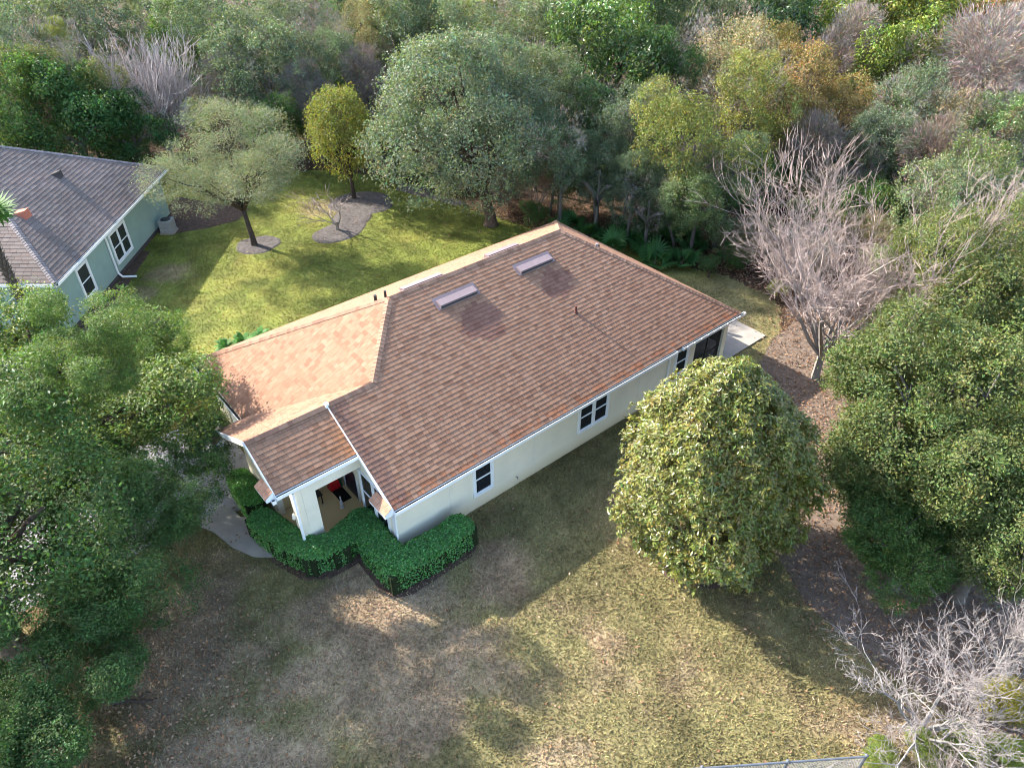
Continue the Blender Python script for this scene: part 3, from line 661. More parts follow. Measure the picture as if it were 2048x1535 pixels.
m = MB(); m.lathe([(0.05, 0), (0.07, 0.03), (0.055, 0.2), (0.02, 0.26)], (XP - 0.09, 17.1, 1.62), 8); m.box(XP - 0.06, XP, 17.08, 17.12, 1.66, 1.74); hp(m, 'wall_lamp', 'offwhite')

# roof furniture
def offridge(x0, x1, y, side):
    """long low off-ridge vent lying on the slope; side -1 right slope, +1 left slope"""
    s = side; P = lambda x, yy, h: (x, yy, (ZE + (yy - Y0) * K if s < 0 else ZE + (Y1 - yy) * KL) + h); a, b = y, y + s * 0.32
    m = MB(); m.hexa([P(x0, a, 0.03), P(x1, a, 0.03), P(x1, b, 0.03), P(x0, b, 0.03), P(x0, a, 0.07), P(x1, a, 0.07), P(x1, b, 0.17), P(x0, b, 0.17)])
    m.hexa([P(x0 - 0.12, a - s * 0.14, 0.022), P(x1 + 0.12, a - s * 0.14, 0.022), P(x1 + 0.12, b + s * 0.02, 0.022), P(x0 - 0.12, b + s * 0.02, 0.022), P(x0 - 0.12, a - s * 0.14, 0.028), P(x1 + 0.12, a - s * 0.14, 0.028), P(x1 + 0.12, b + s * 0.02, 0.028), P(x0 - 0.12, b + s * 0.02, 0.028)])
    o = m.build('roof_vent', M['vent'], roof)
    m = MB(); m.hexa([P(x0 + 0.03, b, 0.05), P(x1 - 0.03, b, 0.05), P(x1 - 0.03, b + s * 0.01, 0.05), P(x0 + 0.03, b + s * 0.01, 0.05), P(x0 + 0.03, b, 0.10), P(x1 - 0.03, b, 0.10), P(x1 - 0.03, b + s * 0.01, 0.10), P(x0 + 0.03, b + s * 0.01, 0.10)]); m.build('vent_slot', M['dark'], o)
offridge(12.95, 14.68, 19.86, -1); offridge(16.9, 18.6, 19.88, -1); offridge(12.3, 14.1, 21.0, 1); offridge(16.4, 18.0, 21.0, 1)
def pipe(x, y, z, h, r=0.045, mat='pipe'):
    m = MB(); m.lathe([(r * 2.4, -0.06), (r * 1.3, 0.07), (r, 0.10), (r, h)], (x, y, z), 10); return m.build('vent_pipe', M[mat], roof)
pipe(17.94, 17.42, zf(17.42), 0.30); pipe(11.15, 21.15, ZR - 0.42, 0.40, 0.06, 'dark'); pipe(11.55, 21.1, ZR - 0.40, 0.44, 0.05, 'dark')
pipe(21.1, 19.5, ZR - 1.05, 0.5, 0.05, 'lead'); pipe(21.35, 19.6, ZR - 1.15, 0.42, 0.04, 'dark')

# ------------------------------------------------------------------ things on the porch and round the house
def hroot(name, x, y, z, label, cat, group=None, rz=0): return empty(name, hw(x, y, z), HA + rz, label, cat, group)
m = MB(); m.box(-0.21, 0.21, -0.36, 0.36, 0, 0.014); m.box(-0.215, 0.215, -0.365, -0.36, 0, 0.012)
o = m.build('doormat', M['mat']); o.location = hw(7.3, 18.45, 0.117); o.rotation_euler = (0, 0, HA); tag(o, 'black rectangular doormat on the porch floor before the door', 'doormat')
t = hroot('delivery_bag', 7.28, 18.98, 0.117, 'bright red bag with a dark green side in the porch corner', 'bag')
m = MB(); m.hexa([(-0.22, -0.16, 0), (0.2, -0.16, 0), (0.2, 0.12, 0), (-0.22, 0.12, 0), (-0.18, -0.12, 0.34), (0.17, -0.13, 0.34), (0.17, 0.1, 0.36), (-0.18, 0.1, 0.36)]); m.build('bag_body', M['red'], t)
m = MB(); m.hexa([(0.203, -0.15, 0), (0.29, -0.14, 0), (0.29, 0.12, 0), (0.203, 0.12, 0), (0.203, -0.12, 0.34), (0.26, -0.12, 0.33), (0.26, 0.1, 0.33), (0.203, 0.1, 0.34)]); m.build('side_pocket', M['greenp'], t)
m = MB(); m.tube([(-0.1, -0.02, 0.35), (-0.08, -0.02, 0.47), (0.08, -0.02, 0.47), (0.1, -0.02, 0.35)], 0.012, 6); m.build('handle', M['red'], t)
t = hroot('porch_table', 6.25, 18.72, 0.117, 'small black slatted table at the left end of the porch', 'table')
for i in range(5): m = MB(); m.box(-0.36, 0.36, -0.25 + i * 0.104, -0.25 + i * 0.104 + 0.08, 0.44, 0.465); m.build('slat', M['dark'], t)
for x in (-0.32, 0.29):
    for y in (-0.22, 0.19): m = MB(); m.box(x, x + 0.035, y, y + 0.035, 0, 0.438); m.build('leg', M['dark'], t)
def bird(name, loc, s, mat, label, rz=0.0):
    t = empty(name, loc, rz, label, 'statue'); m = MB()
    m.tube([(-0.14 * s, 0, 0.16 * s), (-0.08 * s, 0, 0.22 * s), (0, 0, 0.27 * s), (0.07 * s, 0, 0.34 * s), (0.10 * s, 0, 0.45 * s), (0.085 * s, 0, 0.54 * s), (0.11 * s, 0, 0.60 * s), (0.16 * s, 0, 0.60 * s), (0.23 * s, 0, 0.575 * s)],
           [0.012 * s, 0.07 * s, 0.095 * s, 0.075 * s, 0.04 * s, 0.034 * s, 0.05 * s, 0.034 * s, 0.006 * s], 10); m.build('body', mat, t, smooth=True)
    for y in (-0.03, 0.03): m = MB(); m.tube([(0, y * s, 0.05 * s), (0, y * s, 0.20 * s)], 0.012 * s, 6); m.build('leg', mat, t)
    m = MB(); m.lathe([(0.12 * s, 0), (0.12 * s, 0.04 * s), (0.08 * s, 0.055 * s)], (0, 0, 0), 12); m.build('base', mat, t); return t
bird('bird_statue', hw(7.0, 17.9, 0.117), 0.72, M['stone'], 'small white garden bird figure at the edge of the porch', HA + 1.2)
bird('heron_statue', hw(26.35, 17.6, 0.075), 2.6, M['bluewhite'], 'pale blue white heron figure standing behind the far roof corner', HA + 2.4)
# festoon bulbs on the far gutter
t = hroot('string_lights', 21.4, Y0 - 0.15, 2.53, 'string of small white bulbs along the gutter of the screened corner', 'string lights')
m = MB(); m.tube([(i * 0.2, 0.0, 0.025 - 0.02 * math.sin(i * 1.3) ** 2) for i in range(20)], 0.006, 4); m.build('wire', M['dark'], t)
bm_ = MB().lathe([(0.012, 0.03), (0.02, 0.02), (0.034, -0.015), (0.026, -0.045), (0.006, -0.06)], (0, 0, 0), 8).mesh('bulb', True); bm_.materials.append(M['white'])
for i in range(9): o = bpy.data.objects.new('bulb', bm_); COL.objects.link(o); o.parent = t; o.location = (0.1 + i * 0.44, -0.01, 0.055)

# ------------------------------------------------------------------ the neighbour's house
NX, NY0, NY1, NZ, NKP = -20.85, 29.25, 42.95, 3.0, 0.60
nbh = empty('teal_house', (-33, 36.1, 0), 0, 'teal stucco house with dark grey brown shingle roof at the left edge', 'house')
NL = (33, -36.1, 0); NW = (NY1 - NY0) / 2; NXL = -46.0; NRZ = NZ + NW * NKP; NYM = (NY0 + NY1) / 2
def npart(mb, name, mat, parent=nbh): return mb.build(name, M[mat], parent, NL if parent is nbh else None)
d = MB(); q = lambda pts: [(x, y, z - 0.006) for x, y, z in pts]
A, B = (NX - NW, NYM, NRZ), (NXL + NW, NYM, NRZ)
d.prism(q([(NX, NY0, NZ), (NX, NY1, NZ), A]), T); d.prism(q([(NXL, NY0, NZ), (NX, NY0, NZ), A, B]), T); d.prism(q([(NX, NY1, NZ), (NXL, NY1, NZ), B, A]), T); d.prism(q([(NXL, NY1, NZ), (NXL, NY0, NZ), B]), T)
nroof = npart(d, 'roof', 'deck_grey')
GP = [(0.140, 0.115, 0.101), (0.151, 0.124, 0.109), (0.126, 0.103, 0.091), (0.148, 0.115, 0.099), (0.159, 0.132, 0.116)]
def nstain(p, c):
    k = 0.5 + 0.5 * math.sin(p[0] * 1.7 + 0.8 * math.sin(p[1])) * math.sin(p[1] * 0.9 + 1.0); return c * (0.86 + 0.25 * k) * np.array((1 + 0.05 * k, 1, 1))
NS = Shingles(0.20, GP, 0.3, 0.5, stain=nstain, eye=np.zeros(3)); nc = 1 / math.hypot(1, NKP); ns = NKP * nc
NS.face((NX, 0, NZ), (0, 1, 0), (-nc, 0, ns), NW / nc, lambda u: NY0 + u * nc, lambda u: NY1 - u * nc)
NS.face((0, NY0, NZ), (1, 0, 0), (0, nc, ns), NW / nc, lambda u: max(NXL + u * nc, NX - 14), lambda u: NX - u * nc)
NS.build(nroof, 0)
caps(nroof, (NX, NY0, NZ), A, (ns, 0, nc), (0, -ns, nc), [(0.17, 0.15, 0.148), (0.21, 0.18, 0.175)]); caps(nroof, (NX, NY1, NZ), A, (ns, 0, nc), (0, ns, nc), [(0.17, 0.15, 0.148), (0.21, 0.18, 0.175)])
nwx = NX - 0.42
m = MB(); m.box(nwx - 0.2, nwx, NY0 + 0.4, NY1 - 0.4, 0, NZ - 0.1); npart(m, 'wall', 'teal')
m = MB(); m.box(NXL + 0.4, nwx - 0.205, NY0 + 0.4, NY0 + 0.6, 0, NZ - 0.1); npart(m, 'wall', 'teal')
m = MB(); m.box(NXL + 0.4, nwx - 0.205, NY1 - 0.6, NY1 - 0.4, 0, NZ - 0.1); npart(m, 'wall', 'teal')
m = MB(); m.box(nwx, nwx + 0.03, NY0 + 0.4, NY1 - 0.4, 0, 0.22); npart(m, 'plinth', 'deck_grey')
m = MB(); m.box(NX - 0.03, NX - 0.004, NY0, NY1, NZ - 0.26, NZ - 0.125); npart(m, 'fascia', 'white')
m = MB(); m.box(NXL, NX - 0.03, NY0 + 0.004, NY0 + 0.03, NZ - 0.26, NZ - 0.125); npart(m, 'fascia', 'white')
def ngut(a, b, nr):
    a = Vector((*a, NZ - 0.055)); b = Vector((*b, NZ - 0.055)); ax = (b - a).normalized(); L = (b - a).length; g = MB()
    obox(g, a, ax, nr, 0, L, 0.0, 0.012, -0.13, 0.0); obox(g, a, ax, nr, 0, L, 0.115, 0.13, -0.12, 0.012); obox(g, a, ax, nr, 0, L, 0.012, 0.115, -0.13, -0.115)
    o = npart(g, 'gutter', 'white'); d = MB(); obox(d, a, ax, nr, 0.01, L - 0.01, 0.013, 0.114, -0.114, -0.045); d.build('gutter_dark_strip', M['gutter_dark'], o)  # same dark strip inside this trough
ngut((NX, NY0), (NX, NY1), (1, 0, 0)); ngut((NX - 14, NY0), (NX - 0.05, NY0), (0, -1, 0))
window(nbh, (nwx, 35.35, 0.75), (0, 1, 0), (1, 0, 0), [0.8, 0.8], 1.5, trim=0.13, glass='glass2', loc=NL)
window(nbh, (nwx, 31.65, 0.75), (0, 1, 0), (1, 0, 0), [0.95], 1.5, trim=0.13, glass='glass2', loc=NL)
m = MB(); m.tube([(NX + 0.07, 34.75, NZ - 0.18), (nwx + 0.07, 34.85, NZ - 0.55), (nwx + 0.07, 34.85, 0.35), (nwx + 0.25, 34.85, 0.12), (nwx + 0.95, 34.95, 0.09)], 0.06, 6); npart(m, 'downspout', 'white')
def nvent(x, y, mat, s):
    z = NZ + (NX - x) * NKP; m = MB(); m.hexa([(x - s, y - s, z + s * NKP + 0.0), (x + s, y - s, z - s * NKP), (x + s, y + s, z - s * NKP), (x - s, y + s, z + s * NKP), (x - s, y - s * 0.7, z + s * NKP + 0.03), (x + s, y - s * 0.7, z + 0.28), (x + s, y + s * 0.7, z + 0.28), (x - s, y + s * 0.7, z + s * NKP + 0.03)])
    m.build('roof_vent', M[mat], nroof)
nvent(-23.55, 32.9, 'brick_red', 0.26); nvent(-23.9, 37.2, 'deck_grey', 0.2)
t = empty('air_conditioner', (-20.55, 40.35, 0.03), 0, 'grey outdoor air conditioner unit beside the teal wall', 'air conditioner')
m = MB(); m.box(-0.42, 0.42, -0.38, 0.38, 0.0, 0.10); m.build('pad', M['concrete'], t)
m = MB(); m.box(-0.36, 0.36, -0.33, 0.33, 0.10, 0.82); m.build('cabinet', M['acgrey'], t)
for i in range(7): m = MB(); m.box(-0.365, 0.365, -0.335, 0.335, 0.18 + i * 0.085, 0.20 + i * 0.085); m.build('louvre', M['lead'], t)
m = MB(); m.lathe([(0.29, 0.82), (0.29, 0.85), (0.26, 0.86)], (0, 0, 0), 16); m.build('fan_grille', M['dark'], t)

# ------------------------------------------------------------------ foliage and trees
def unit(v): return v / (np.linalg.norm(v, axis=-1, keepdims=True) + 1e-9)
def cards(P, nrm, L, W, g, axis=None, fold=0.25, tone=None):
    """rhombic leaf per point: vertices (n*4,3), quads (n,4)"""
    n = len(P); a = g.normal(size=(n, 3)) if axis is None else axis; a = unit(a - nrm * np.sum(a * nrm, 1, keepdims=True)); s = np.cross(nrm, a)
    l = (L * g.uniform(0.7, 1.25, n))[:, None]; w = (W * g.uniform(0.75, 1.2, n))[:, None]
    V = np.empty((n, 4, 3), np.float32); V[:, 0] = P - a * l * 0.5; V[:, 1] = P - s * w * 0.5 + nrm * w * fold - a * l * 0.06; V[:, 2] = P + a * l * 0.5; V[:, 3] = P + s * w * 0.5 + nrm * w * fold - a * l * 0.06
    return V.reshape(-1, 3), np.arange(n * 4).reshape(-1, 4)
def tones(g, n, clump=None, k=0.42, hue=0.15):
    c = g.uniform(1 - k, 1 + k, (n, 1)) * np.column_stack([1 + g.normal(0, hue, n), 1 + g.normal(0, hue * 0.45, n), 1 + g.normal(0, hue, n)])
    if clump is not None: c = c * clump
    return np.clip(np.repeat(c, 4, axis=0), 0.1, 3.0)
CROWN = {}
def crown(key, seed, lobes=11, clumps=420, per=34, leaf=0.055, w=0.42, cr=0.085, flat=0.75, inner=0.18, core=0.58, up=0.25, spray=0.0, lr=(0.30, 0.50), clump_tone=0.2, low=-0.9):
    """unit crown: overlapping lobes, leaf clumps over their surfaces, gaps between"""
    g = np.random.default_rng(seed); c = unit(g.normal(size=(lobes, 3))) * (g.uniform(0.35, 1, (lobes, 1)) ** 0.5) * core; c[0] = (0, 0, 0.12); c[:, 2] *= 0.9
    lrad = g.uniform(lr[0], lr[1], lobes); C = []; D = []
    while len(C) < clumps:
        i = g.integers(lobes); d = unit(g.normal(size=3) + np.array((0, 0, up))); p = c[i] + d * lrad[i] * (g.uniform(0.80, 1.12) + max(0.0, g.normal(0, 0.11)))
        if p[2] < low: continue
        dep = np.max(lrad - np.linalg.norm(c - p, axis=1))
        if dep > 0.07 and g.random() > inner: continue
        C.append(p); D.append(d)
    C = np.array(C); D = np.array(D); n = clumps * per; idx = np.repeat(np.arange(clumps), per); rad = cr * g.uniform(0.6, 1.5, clumps)[idx][:, None]
    off = g.normal(size=(n, 3)); off -= D[idx] * np.sum(off * D[idx], 1, keepdims=True) * (1 - flat); P = C[idx] + off * rad * 0.75
    nrm = unit(D[idx] * 0.8 + np.array((0, 0, 0.35)) + g.normal(size=(n, 3)) * 0.75); ax = None
    if spray: ax = unit(D[idx] * spray + g.normal(size=(n, 3)) * 0.6 + np.array((0, 0, 0.3 * spray))); nrm = unit(np.cross(ax, g.normal(size=(n, 3))))
    V, Q = cards(P, nrm, leaf, leaf * w, g, ax); ct = (g.uniform(1 - clump_tone, 1 + clump_tone, (clumps, 1)) * np.column_stack([1 + g.normal(0, 0.10, clumps), np.ones(clumps), 1 + g.normal(0, 0.08, clumps)]))[idx]
    CROWN[key] = (np_mesh('crown_' + key, V, quads=Q, col=tones(g, n, ct)), c, lrad); return CROWN[key]

def tube_segs(S, name, col=None):
    """segments (p0,p1,r0,r1) -> triangular prisms"""
    A = np.array([s[0] for s in S]); B = np.array([s[1] for s in S]); r0 = np.array([s[2] for s in S])[:, None]; r1 = np.array([s[3] for s in S])[:, None]
    d = unit(B - A); h = np.where(np.abs(d[:, 2:3]) < 0.9, np.array([[0, 0, 1.0]]), np.array([[1.0, 0, 0]])); u = unit(np.cross(d, h)); v = np.cross(d, u); n = len(S); k = 4
    V = np.empty((n, 2 * k, 3), np.float32)
    for i in range(k):
        t = 2 * np.pi * i / k; o = u * np.cos(t) + v * np.sin(t); V[:, i] = A - d * r0 * 0.3 + o * r0; V[:, k + i] = B + o * r1
    base = (np.arange(n) * 2 * k)[:, None]; Q = np.concatenate([base + np.array([[i, (i + 1) % k, k + (i + 1) % k, k + i]]) for i in range(k)])
    return np_mesh(name, V.reshape(-1, 3), quads=Q, col=None if col is None else np.repeat(col, 2 * k, axis=0))

def limb_path(a, b, g, sag=0.12, n=5):
    a = Vector(a); b = Vector(b); L = (b - a).length; m = a.lerp(b, 0.45) + Vector((0, 0, sag * L)); out = []
    for i in range(n + 1):
        t = i / n; p = (1 - t) ** 2 * a + 2 * t * (1 - t) * m + t * t * b; out.append(p + Vector(g.normal(0, 0.02 * L, 3)) * (1 if 0 < i < n else 0))
    return out
def trunk_part(root, h_fork, centers, r0, mat, g, lean=(0, 0), sag=0.1):
    """tapered trunk, flared foot, limbs out to the crown's lobes (local coordinates of root)"""
    f = Vector((lean[0], lean[1], h_fork)); m = MB(); pts = [Vector((0, 0, -0.1)), Vector((0, 0, 0.12)), Vector((0, 0, 0.5)), f * 0.55 + Vector((0, 0, 0.1)), f]
    m.tube(pts, [r0 * 1.75, r0 * 1.3, r0 * 1.05, r0 * 0.9, r0 * 0.8], 10); trunk = m.build('trunk', mat, root, smooth=True); m = MB()
    for c in centers:
        p = limb_path(f - Vector((0, 0, 0.15)), c, g, sag); k = len(p); m.tube(p, [r0 * 0.62 * (1 - 0.8 * i / (k - 1)) for i in range(k)], 6)
        for j in range(3):
            q = p[2 + j % 3]; e = q + (Vector(c) - f).normalized() * g.uniform(0.2, 0.6) + Vector(g.normal(0, 0.45, 3)); m.tube([q, q.lerp(e, 0.5) + Vector((0, 0, 0.08)), e], [r0 * 0.26, r0 * 0.16, r0 * 0.05], 5)
    m.build('limbs', mat, root, smooth=True)

def tree(name, label, x, y, zc, r, rz, key, leaf, bark='bark', group=None, r0=0.2, fork=None, rot=None, tint=(1, 1, 1), dx=0.0, dy=0.0, cat='tree', limbs=True, seed=1, ry=None):
    """crown key scaled to (r, ry, rz) and centred dx,dy off the foot at height zc"""
    g = np.random.default_rng(seed * 7 + 3); root = empty(name, (x, y, 0), 0, label, cat, group); me, c, lr = CROWN[key]; rot = g.uniform(0, 6.28) if rot is None else rot
    o = bpy.data.objects.new('crown', me); COL.objects.link(o); o.parent = root; o.location = (dx, dy, zc); o.rotation_euler = (0, 0, rot); o.scale = (r, ry or r, rz)
    if not me.materials: me.materials.append(M[leaf])
    o.material_slots[0].link = 'OBJECT'; o.material_slots[0].material = M[leaf]; o.color = (*tint, 1)
    cs = []
    if limbs:
        for i in range(len(c)): v = Matrix.Rotation(rot, 3, 'Z') @ Vector((c[i][0] * r, c[i][1] * (ry or r), c[i][2] * rz)); cs.append(v + Vector((dx, dy, zc)))
    f = fork or max(0.8, zc - rz * 0.75); trunk_part(root, f, [p for p in cs if p.z > f * 0.9], r0, M[bark], g, (dx * 0.35, dy * 0.35)); return root

crown('thin', 15, 12, 860, 52, 0.030, 0.5, 0.075, inner=0.10, lr=(0.26, 0.44), core=0.70, up=0.0, clump_tone=0.28)
crown('airy', 12, 17, 1180, 54, 0.028, 0.5, 0.056, inner=0.06, lr=(0.17, 0.31), core=0.84, up=0.0, clump_tone=0.28)
crown('oak', 1, 17, 1750, 50, 0.028, 0.5, 0.055, inner=0.10, lr=(0.20, 0.36), core=0.80, up=0.0)
crown('oak2', 2, 14, 1250, 46, 0.034, 0.5, 0.058, inner=0.12, lr=(0.28, 0.42), core=0.66, up=0.1)
crown('big', 3, 17, 1600, 42, 0.029, 0.45, 0.058, inner=0.15, lr=(0.26, 0.40), core=0.70, up=0.1)
crown('feather', 4, 20, 1900, 30, 0.027, 0.30, 0.075, inner=0.5, lr=(0.2, 0.34), core=0.75, spray=0.8)
crown('round', 5, 9, 520, 34, 0.045, 0.5, 0.075, inner=0.15, lr=(0.34, 0.5), core=0.5)
crown('fa', 6, 15, 430, 36, 0.040, 0.5, 0.072, core=0.82, lr=(0.18, 0.36), low=-1.2, clump_tone=0.3); crown('fb', 7, 18, 500, 34, 0.036, 0.5, 0.068, core=0.86, lr=(0.16, 0.33), low=-1.2, clump_tone=0.3)
crown('wisp', 14, 9, 60, 34, 0.085, 0.07, 0.10, spray=1.4, inner=0.3, core=0.7, lr=(0.25, 0.4)); crown('fc', 8, 14, 400, 34, 0.050, 0.5, 0.08, core=0.8, lr=(0.2, 0.36), low=-1.2, clump_tone=0.3); crown('brush', 9, 12, 420, 40, 0.105, 0.075, 0.085, spray=1.6, inner=0.45, core=0.62); crown('glossy', 10, 16, 440, 26, 0.062, 0.5, 0.078, core=0.82, lr=(0.18, 0.36), clump_tone=0.3)

# big oak overhanging the near left corner and its companions
def add_crown(root, x, y, z, r, rz, key, leaf, tint, rot):
    """a further bough of the same tree, at world x,y"""
    me = CROWN[key][0]; o = bpy.data.objects.new('crown', me); COL.objects.link(o); o.parent = root; o.location = (x - root.location.x, y - root.location.y, z); o.scale = (r, r, rz); o.rotation_euler = (0, 0, rot)
    if not me.materials: me.materials.append(M[leaf])
    o.material_slots[0].link = 'OBJECT'; o.material_slots[0].material = M[leaf]; o.color = (*tint, 1)
    b = Vector((x - root.location.x, y - root.location.y, z)); m = MB(); m.tube(limb_path((0, 0, 1.9), b, np.random.default_rng(int(abs(x * 10))), 0.05), [0.13, 0.12, 0.10, 0.08, 0.05, 0.03], 6); m.build('limb', M['bark'], root, smooth=True)
oa = tree('oak_tree', 'large dark green oak with thick trunk, nearest the lower left corner', -15.0, 12.6, 5.2, 4.6, 3.6, 'thin', 'L_oak', 'bark', r0=0.34, fork=2.6, rot=0.4, dx=-0.1, dy=0.9, tint=(0.85, 0.9, 0.85), seed=2)
add_crown(oa, -11.2, 13.8, 3.0, 2.8, 2.0, 'thin', 'L_oak', (0.8, 0.88, 0.88), 2.0); add_crown(oa, -11.8, 10.3, 2.8, 2.6, 1.9, 'airy', 'L_oak', (0.8, 0.9, 0.9), 1.0); add_crown(oa, -12.4, 8.4, 2.4, 2.2, 1.7, 'oak2', 'L_oak', (0.8, 0.9, 0.9), 2.6)
ob = tree('oak_tree', 'tall sunlit oak left of the garage, below the teal roof', -16.6, 19.2, 4.5, 5.2, 3.5, 'airy', 'L_oak', 'bark', r0=0.3, fork=2.0, rot=2.2, dx=0.8, dy=0.0, tint=(1.4, 1.22, 0.95), seed=3)
add_crown(ob, -12.9, 17.2, 7.6, 2.4, 2.0, 'airy', 'L_oak', (1.15, 1.1, 0.95), 0.5); add_crown(ob, -11.7, 17.3, 3.0, 2.7, 2.1, 'airy', 'L_oak', (0.95, 1.02, 1.0), 3.2); add_crown(ob, -15.2, 23.4, 3.0, 2.5, 2.1, 'airy', 'L_oak', (1.25, 1.25, 0.9), 0.2)
# olive tree, yellow tree and grey green oak on the back lawn
tree('olive_tree', 'airy grey green tree with slim dark trunk on the back lawn', -15.0, 38.7, 5.2, 4.9, 3.2, 'feather', 'L_olive', 'bark_dark', r0=0.15, fork=2.3, rot=0.3, dx=-0.5, dy=0.2, seed=5)
tree('yellow_tree', 'narrow upright yellow green tree in the grey mulch bed', -10.3, 45.2, 4.7, 2.9, 3.7, 'round', 'L_gold', 'bark_dark', r0=0.13, fork=1.5, rot=1.1, seed=6, tint=(0.86, 0.92, 0.95))
tree('oak_tree', 'huge grey green oak on the back lawn before the wood', -1.3, 41.4, 6.3, 6.1, 5.6, 'big', 'L_grey', 'bark', r0=0.32, fork=2.4, rot=0.7, dx=-1.3, dy=0.6, seed=7)

# magnolia beside the house
def magnolia():
    g = np.random.default_rng(31); root = empty('magnolia_tree', (6.35, 16.5, 0), 0, 'dense domed magnolia with large glossy leaves beside the long wall', 'tree'); Hh, Rm = 7.7, 2.9; C = []; D = []
    ph = g.uniform(0, 6.28, 6)
    while len(C) < 5200:
        t = g.random() ** 0.8; th = g.uniform(0, 2 * np.pi); prof = min(1.0, 0.62 + 1.3 * t) if t < 0.3 else (max(0.0, 1 - ((t - 0.3) / 0.7) ** 1.9)) ** 0.68
        if g.random() > prof + 0.1: continue
        lump = 0.98 + 0.11 * math.sin(2.3 * math.sin(th + ph[3]) + 6 * t) * math.cos(4 * th + ph[4]) + 0.06 * math.sin(3 * th + ph[0] + 5 * t) + 0.06 * math.sin(5 * th + ph[1] - 9 * t) + 0.07 * math.sin(9 * th + 14 * t + ph[2]); r = Rm * prof * lump * (g.uniform(0.80, 1.04) + max(0.0, g.normal(0, 0.05)) if g.random() < 0.85 else g.uniform(0.45, 0.9))
        d = unit(np.array((math.cos(th), math.sin(th), 0.25 + 0.9 * t))); C.append((r * math.cos(th), r * math.sin(th), 0.35 + t * (Hh - 0.35) + 0.12 * math.sin(7 * th))); D.append(d)
    C = np.array(C); D = np.array(D); per = 15; n = len(C) * per; idx = np.repeat(np.arange(len(C)), per); rd = unit(g.normal(size=(n, 3)) + D[idx] * 0.9); P = C[idx] + rd * 0.13 + g.normal(size=(n, 3)) * 0.03
    nrm = unit(D[idx] * 0.7 + np.array((0, 0, 0.5)) + g.normal(size=(n, 3)) * 0.45); V, Q = cards(P, nrm, 0.15, 0.064, g, rd, 0.18)
    ct = g.uniform(0.8, 1.25, (len(C), 1)) * np.column_stack([1 + np.abs(g.normal(0, 0.16, len(C))), np.ones(len(C)), np.ones(len(C))]); obj('crown', np_mesh('crown_magnolia', V, quads=Q, col=tones(g, n, ct[idx])), M['L_mag'], root)
    cs = [Vector((1.6 * math.cos(a), 1.6 * math.sin(a), 1.2 + i * 0.5)) for i, a in enumerate(np.arange(0, 19, 1.9))] + [Vector((0, 0, 7.0))]; trunk_part(root, 1.2, cs, 0.16, M['bark_grey'], g, sag=0.0)
magnolia()

# oaks massed along the right edge
RO = [('oak_tree', 'broad olive green oak filling the right edge beside the magnolia', 1900, 830, 5.2, 4.0, 3.9, 'oak', (1.28, 0.98, 1.1)),
      ('oak_tree', 'olive oak with golden tips behind the tall leafless tree at right', 1985, 590, 5.6, 4.0, 4.0, 'oak', (1.5, 1.06, 1.2)),
      ('oak_tree', 'shaded green oak at the right edge above the white branched tree', 2020, 1020, 4.2, 2.9, 2.8, 'oak2', (1.2, 0.96, 1.1)),
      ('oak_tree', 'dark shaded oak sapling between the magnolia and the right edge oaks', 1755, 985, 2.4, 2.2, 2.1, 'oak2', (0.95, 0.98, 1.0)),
      ('oak_tree', 'small olive oak right of the leafless tree trunk', 1800, 735, 3.4, 2.8, 2.8, 'oak2', (1.32, 1.0, 1.1)),
      ('oak_tree', 'low green oak below the dry leaf patch at right', 1820, 1100, 1.9, 2.2, 1.8, 'oak2', (0.95, 1.05, 1.0)),
      ('oak_tree', 'olive oak right of the tall leafless tree, upper right oak row', 1880, 555, 4.4, 2.9, 3.0, 'oak2', (1.4, 1.02, 1.15)),
      ('oak_tree', 'olive oak low on the right edge, below the broad olive green oak', 1950, 940, 3.6, 2.8, 2.7, 'oak2', (1.3, 0.99, 1.1))]
for i, (nm, lb, px, py, zc, r, rz, key, tint) in enumerate(RO):
    p = at(px, py, zc); tree(nm, lb, p.x, p.y, zc, r, rz, key, 'L_oak', 'bark_grey', r0=0.2, rot=i * 1.3, tint=tint, seed=20 + i)

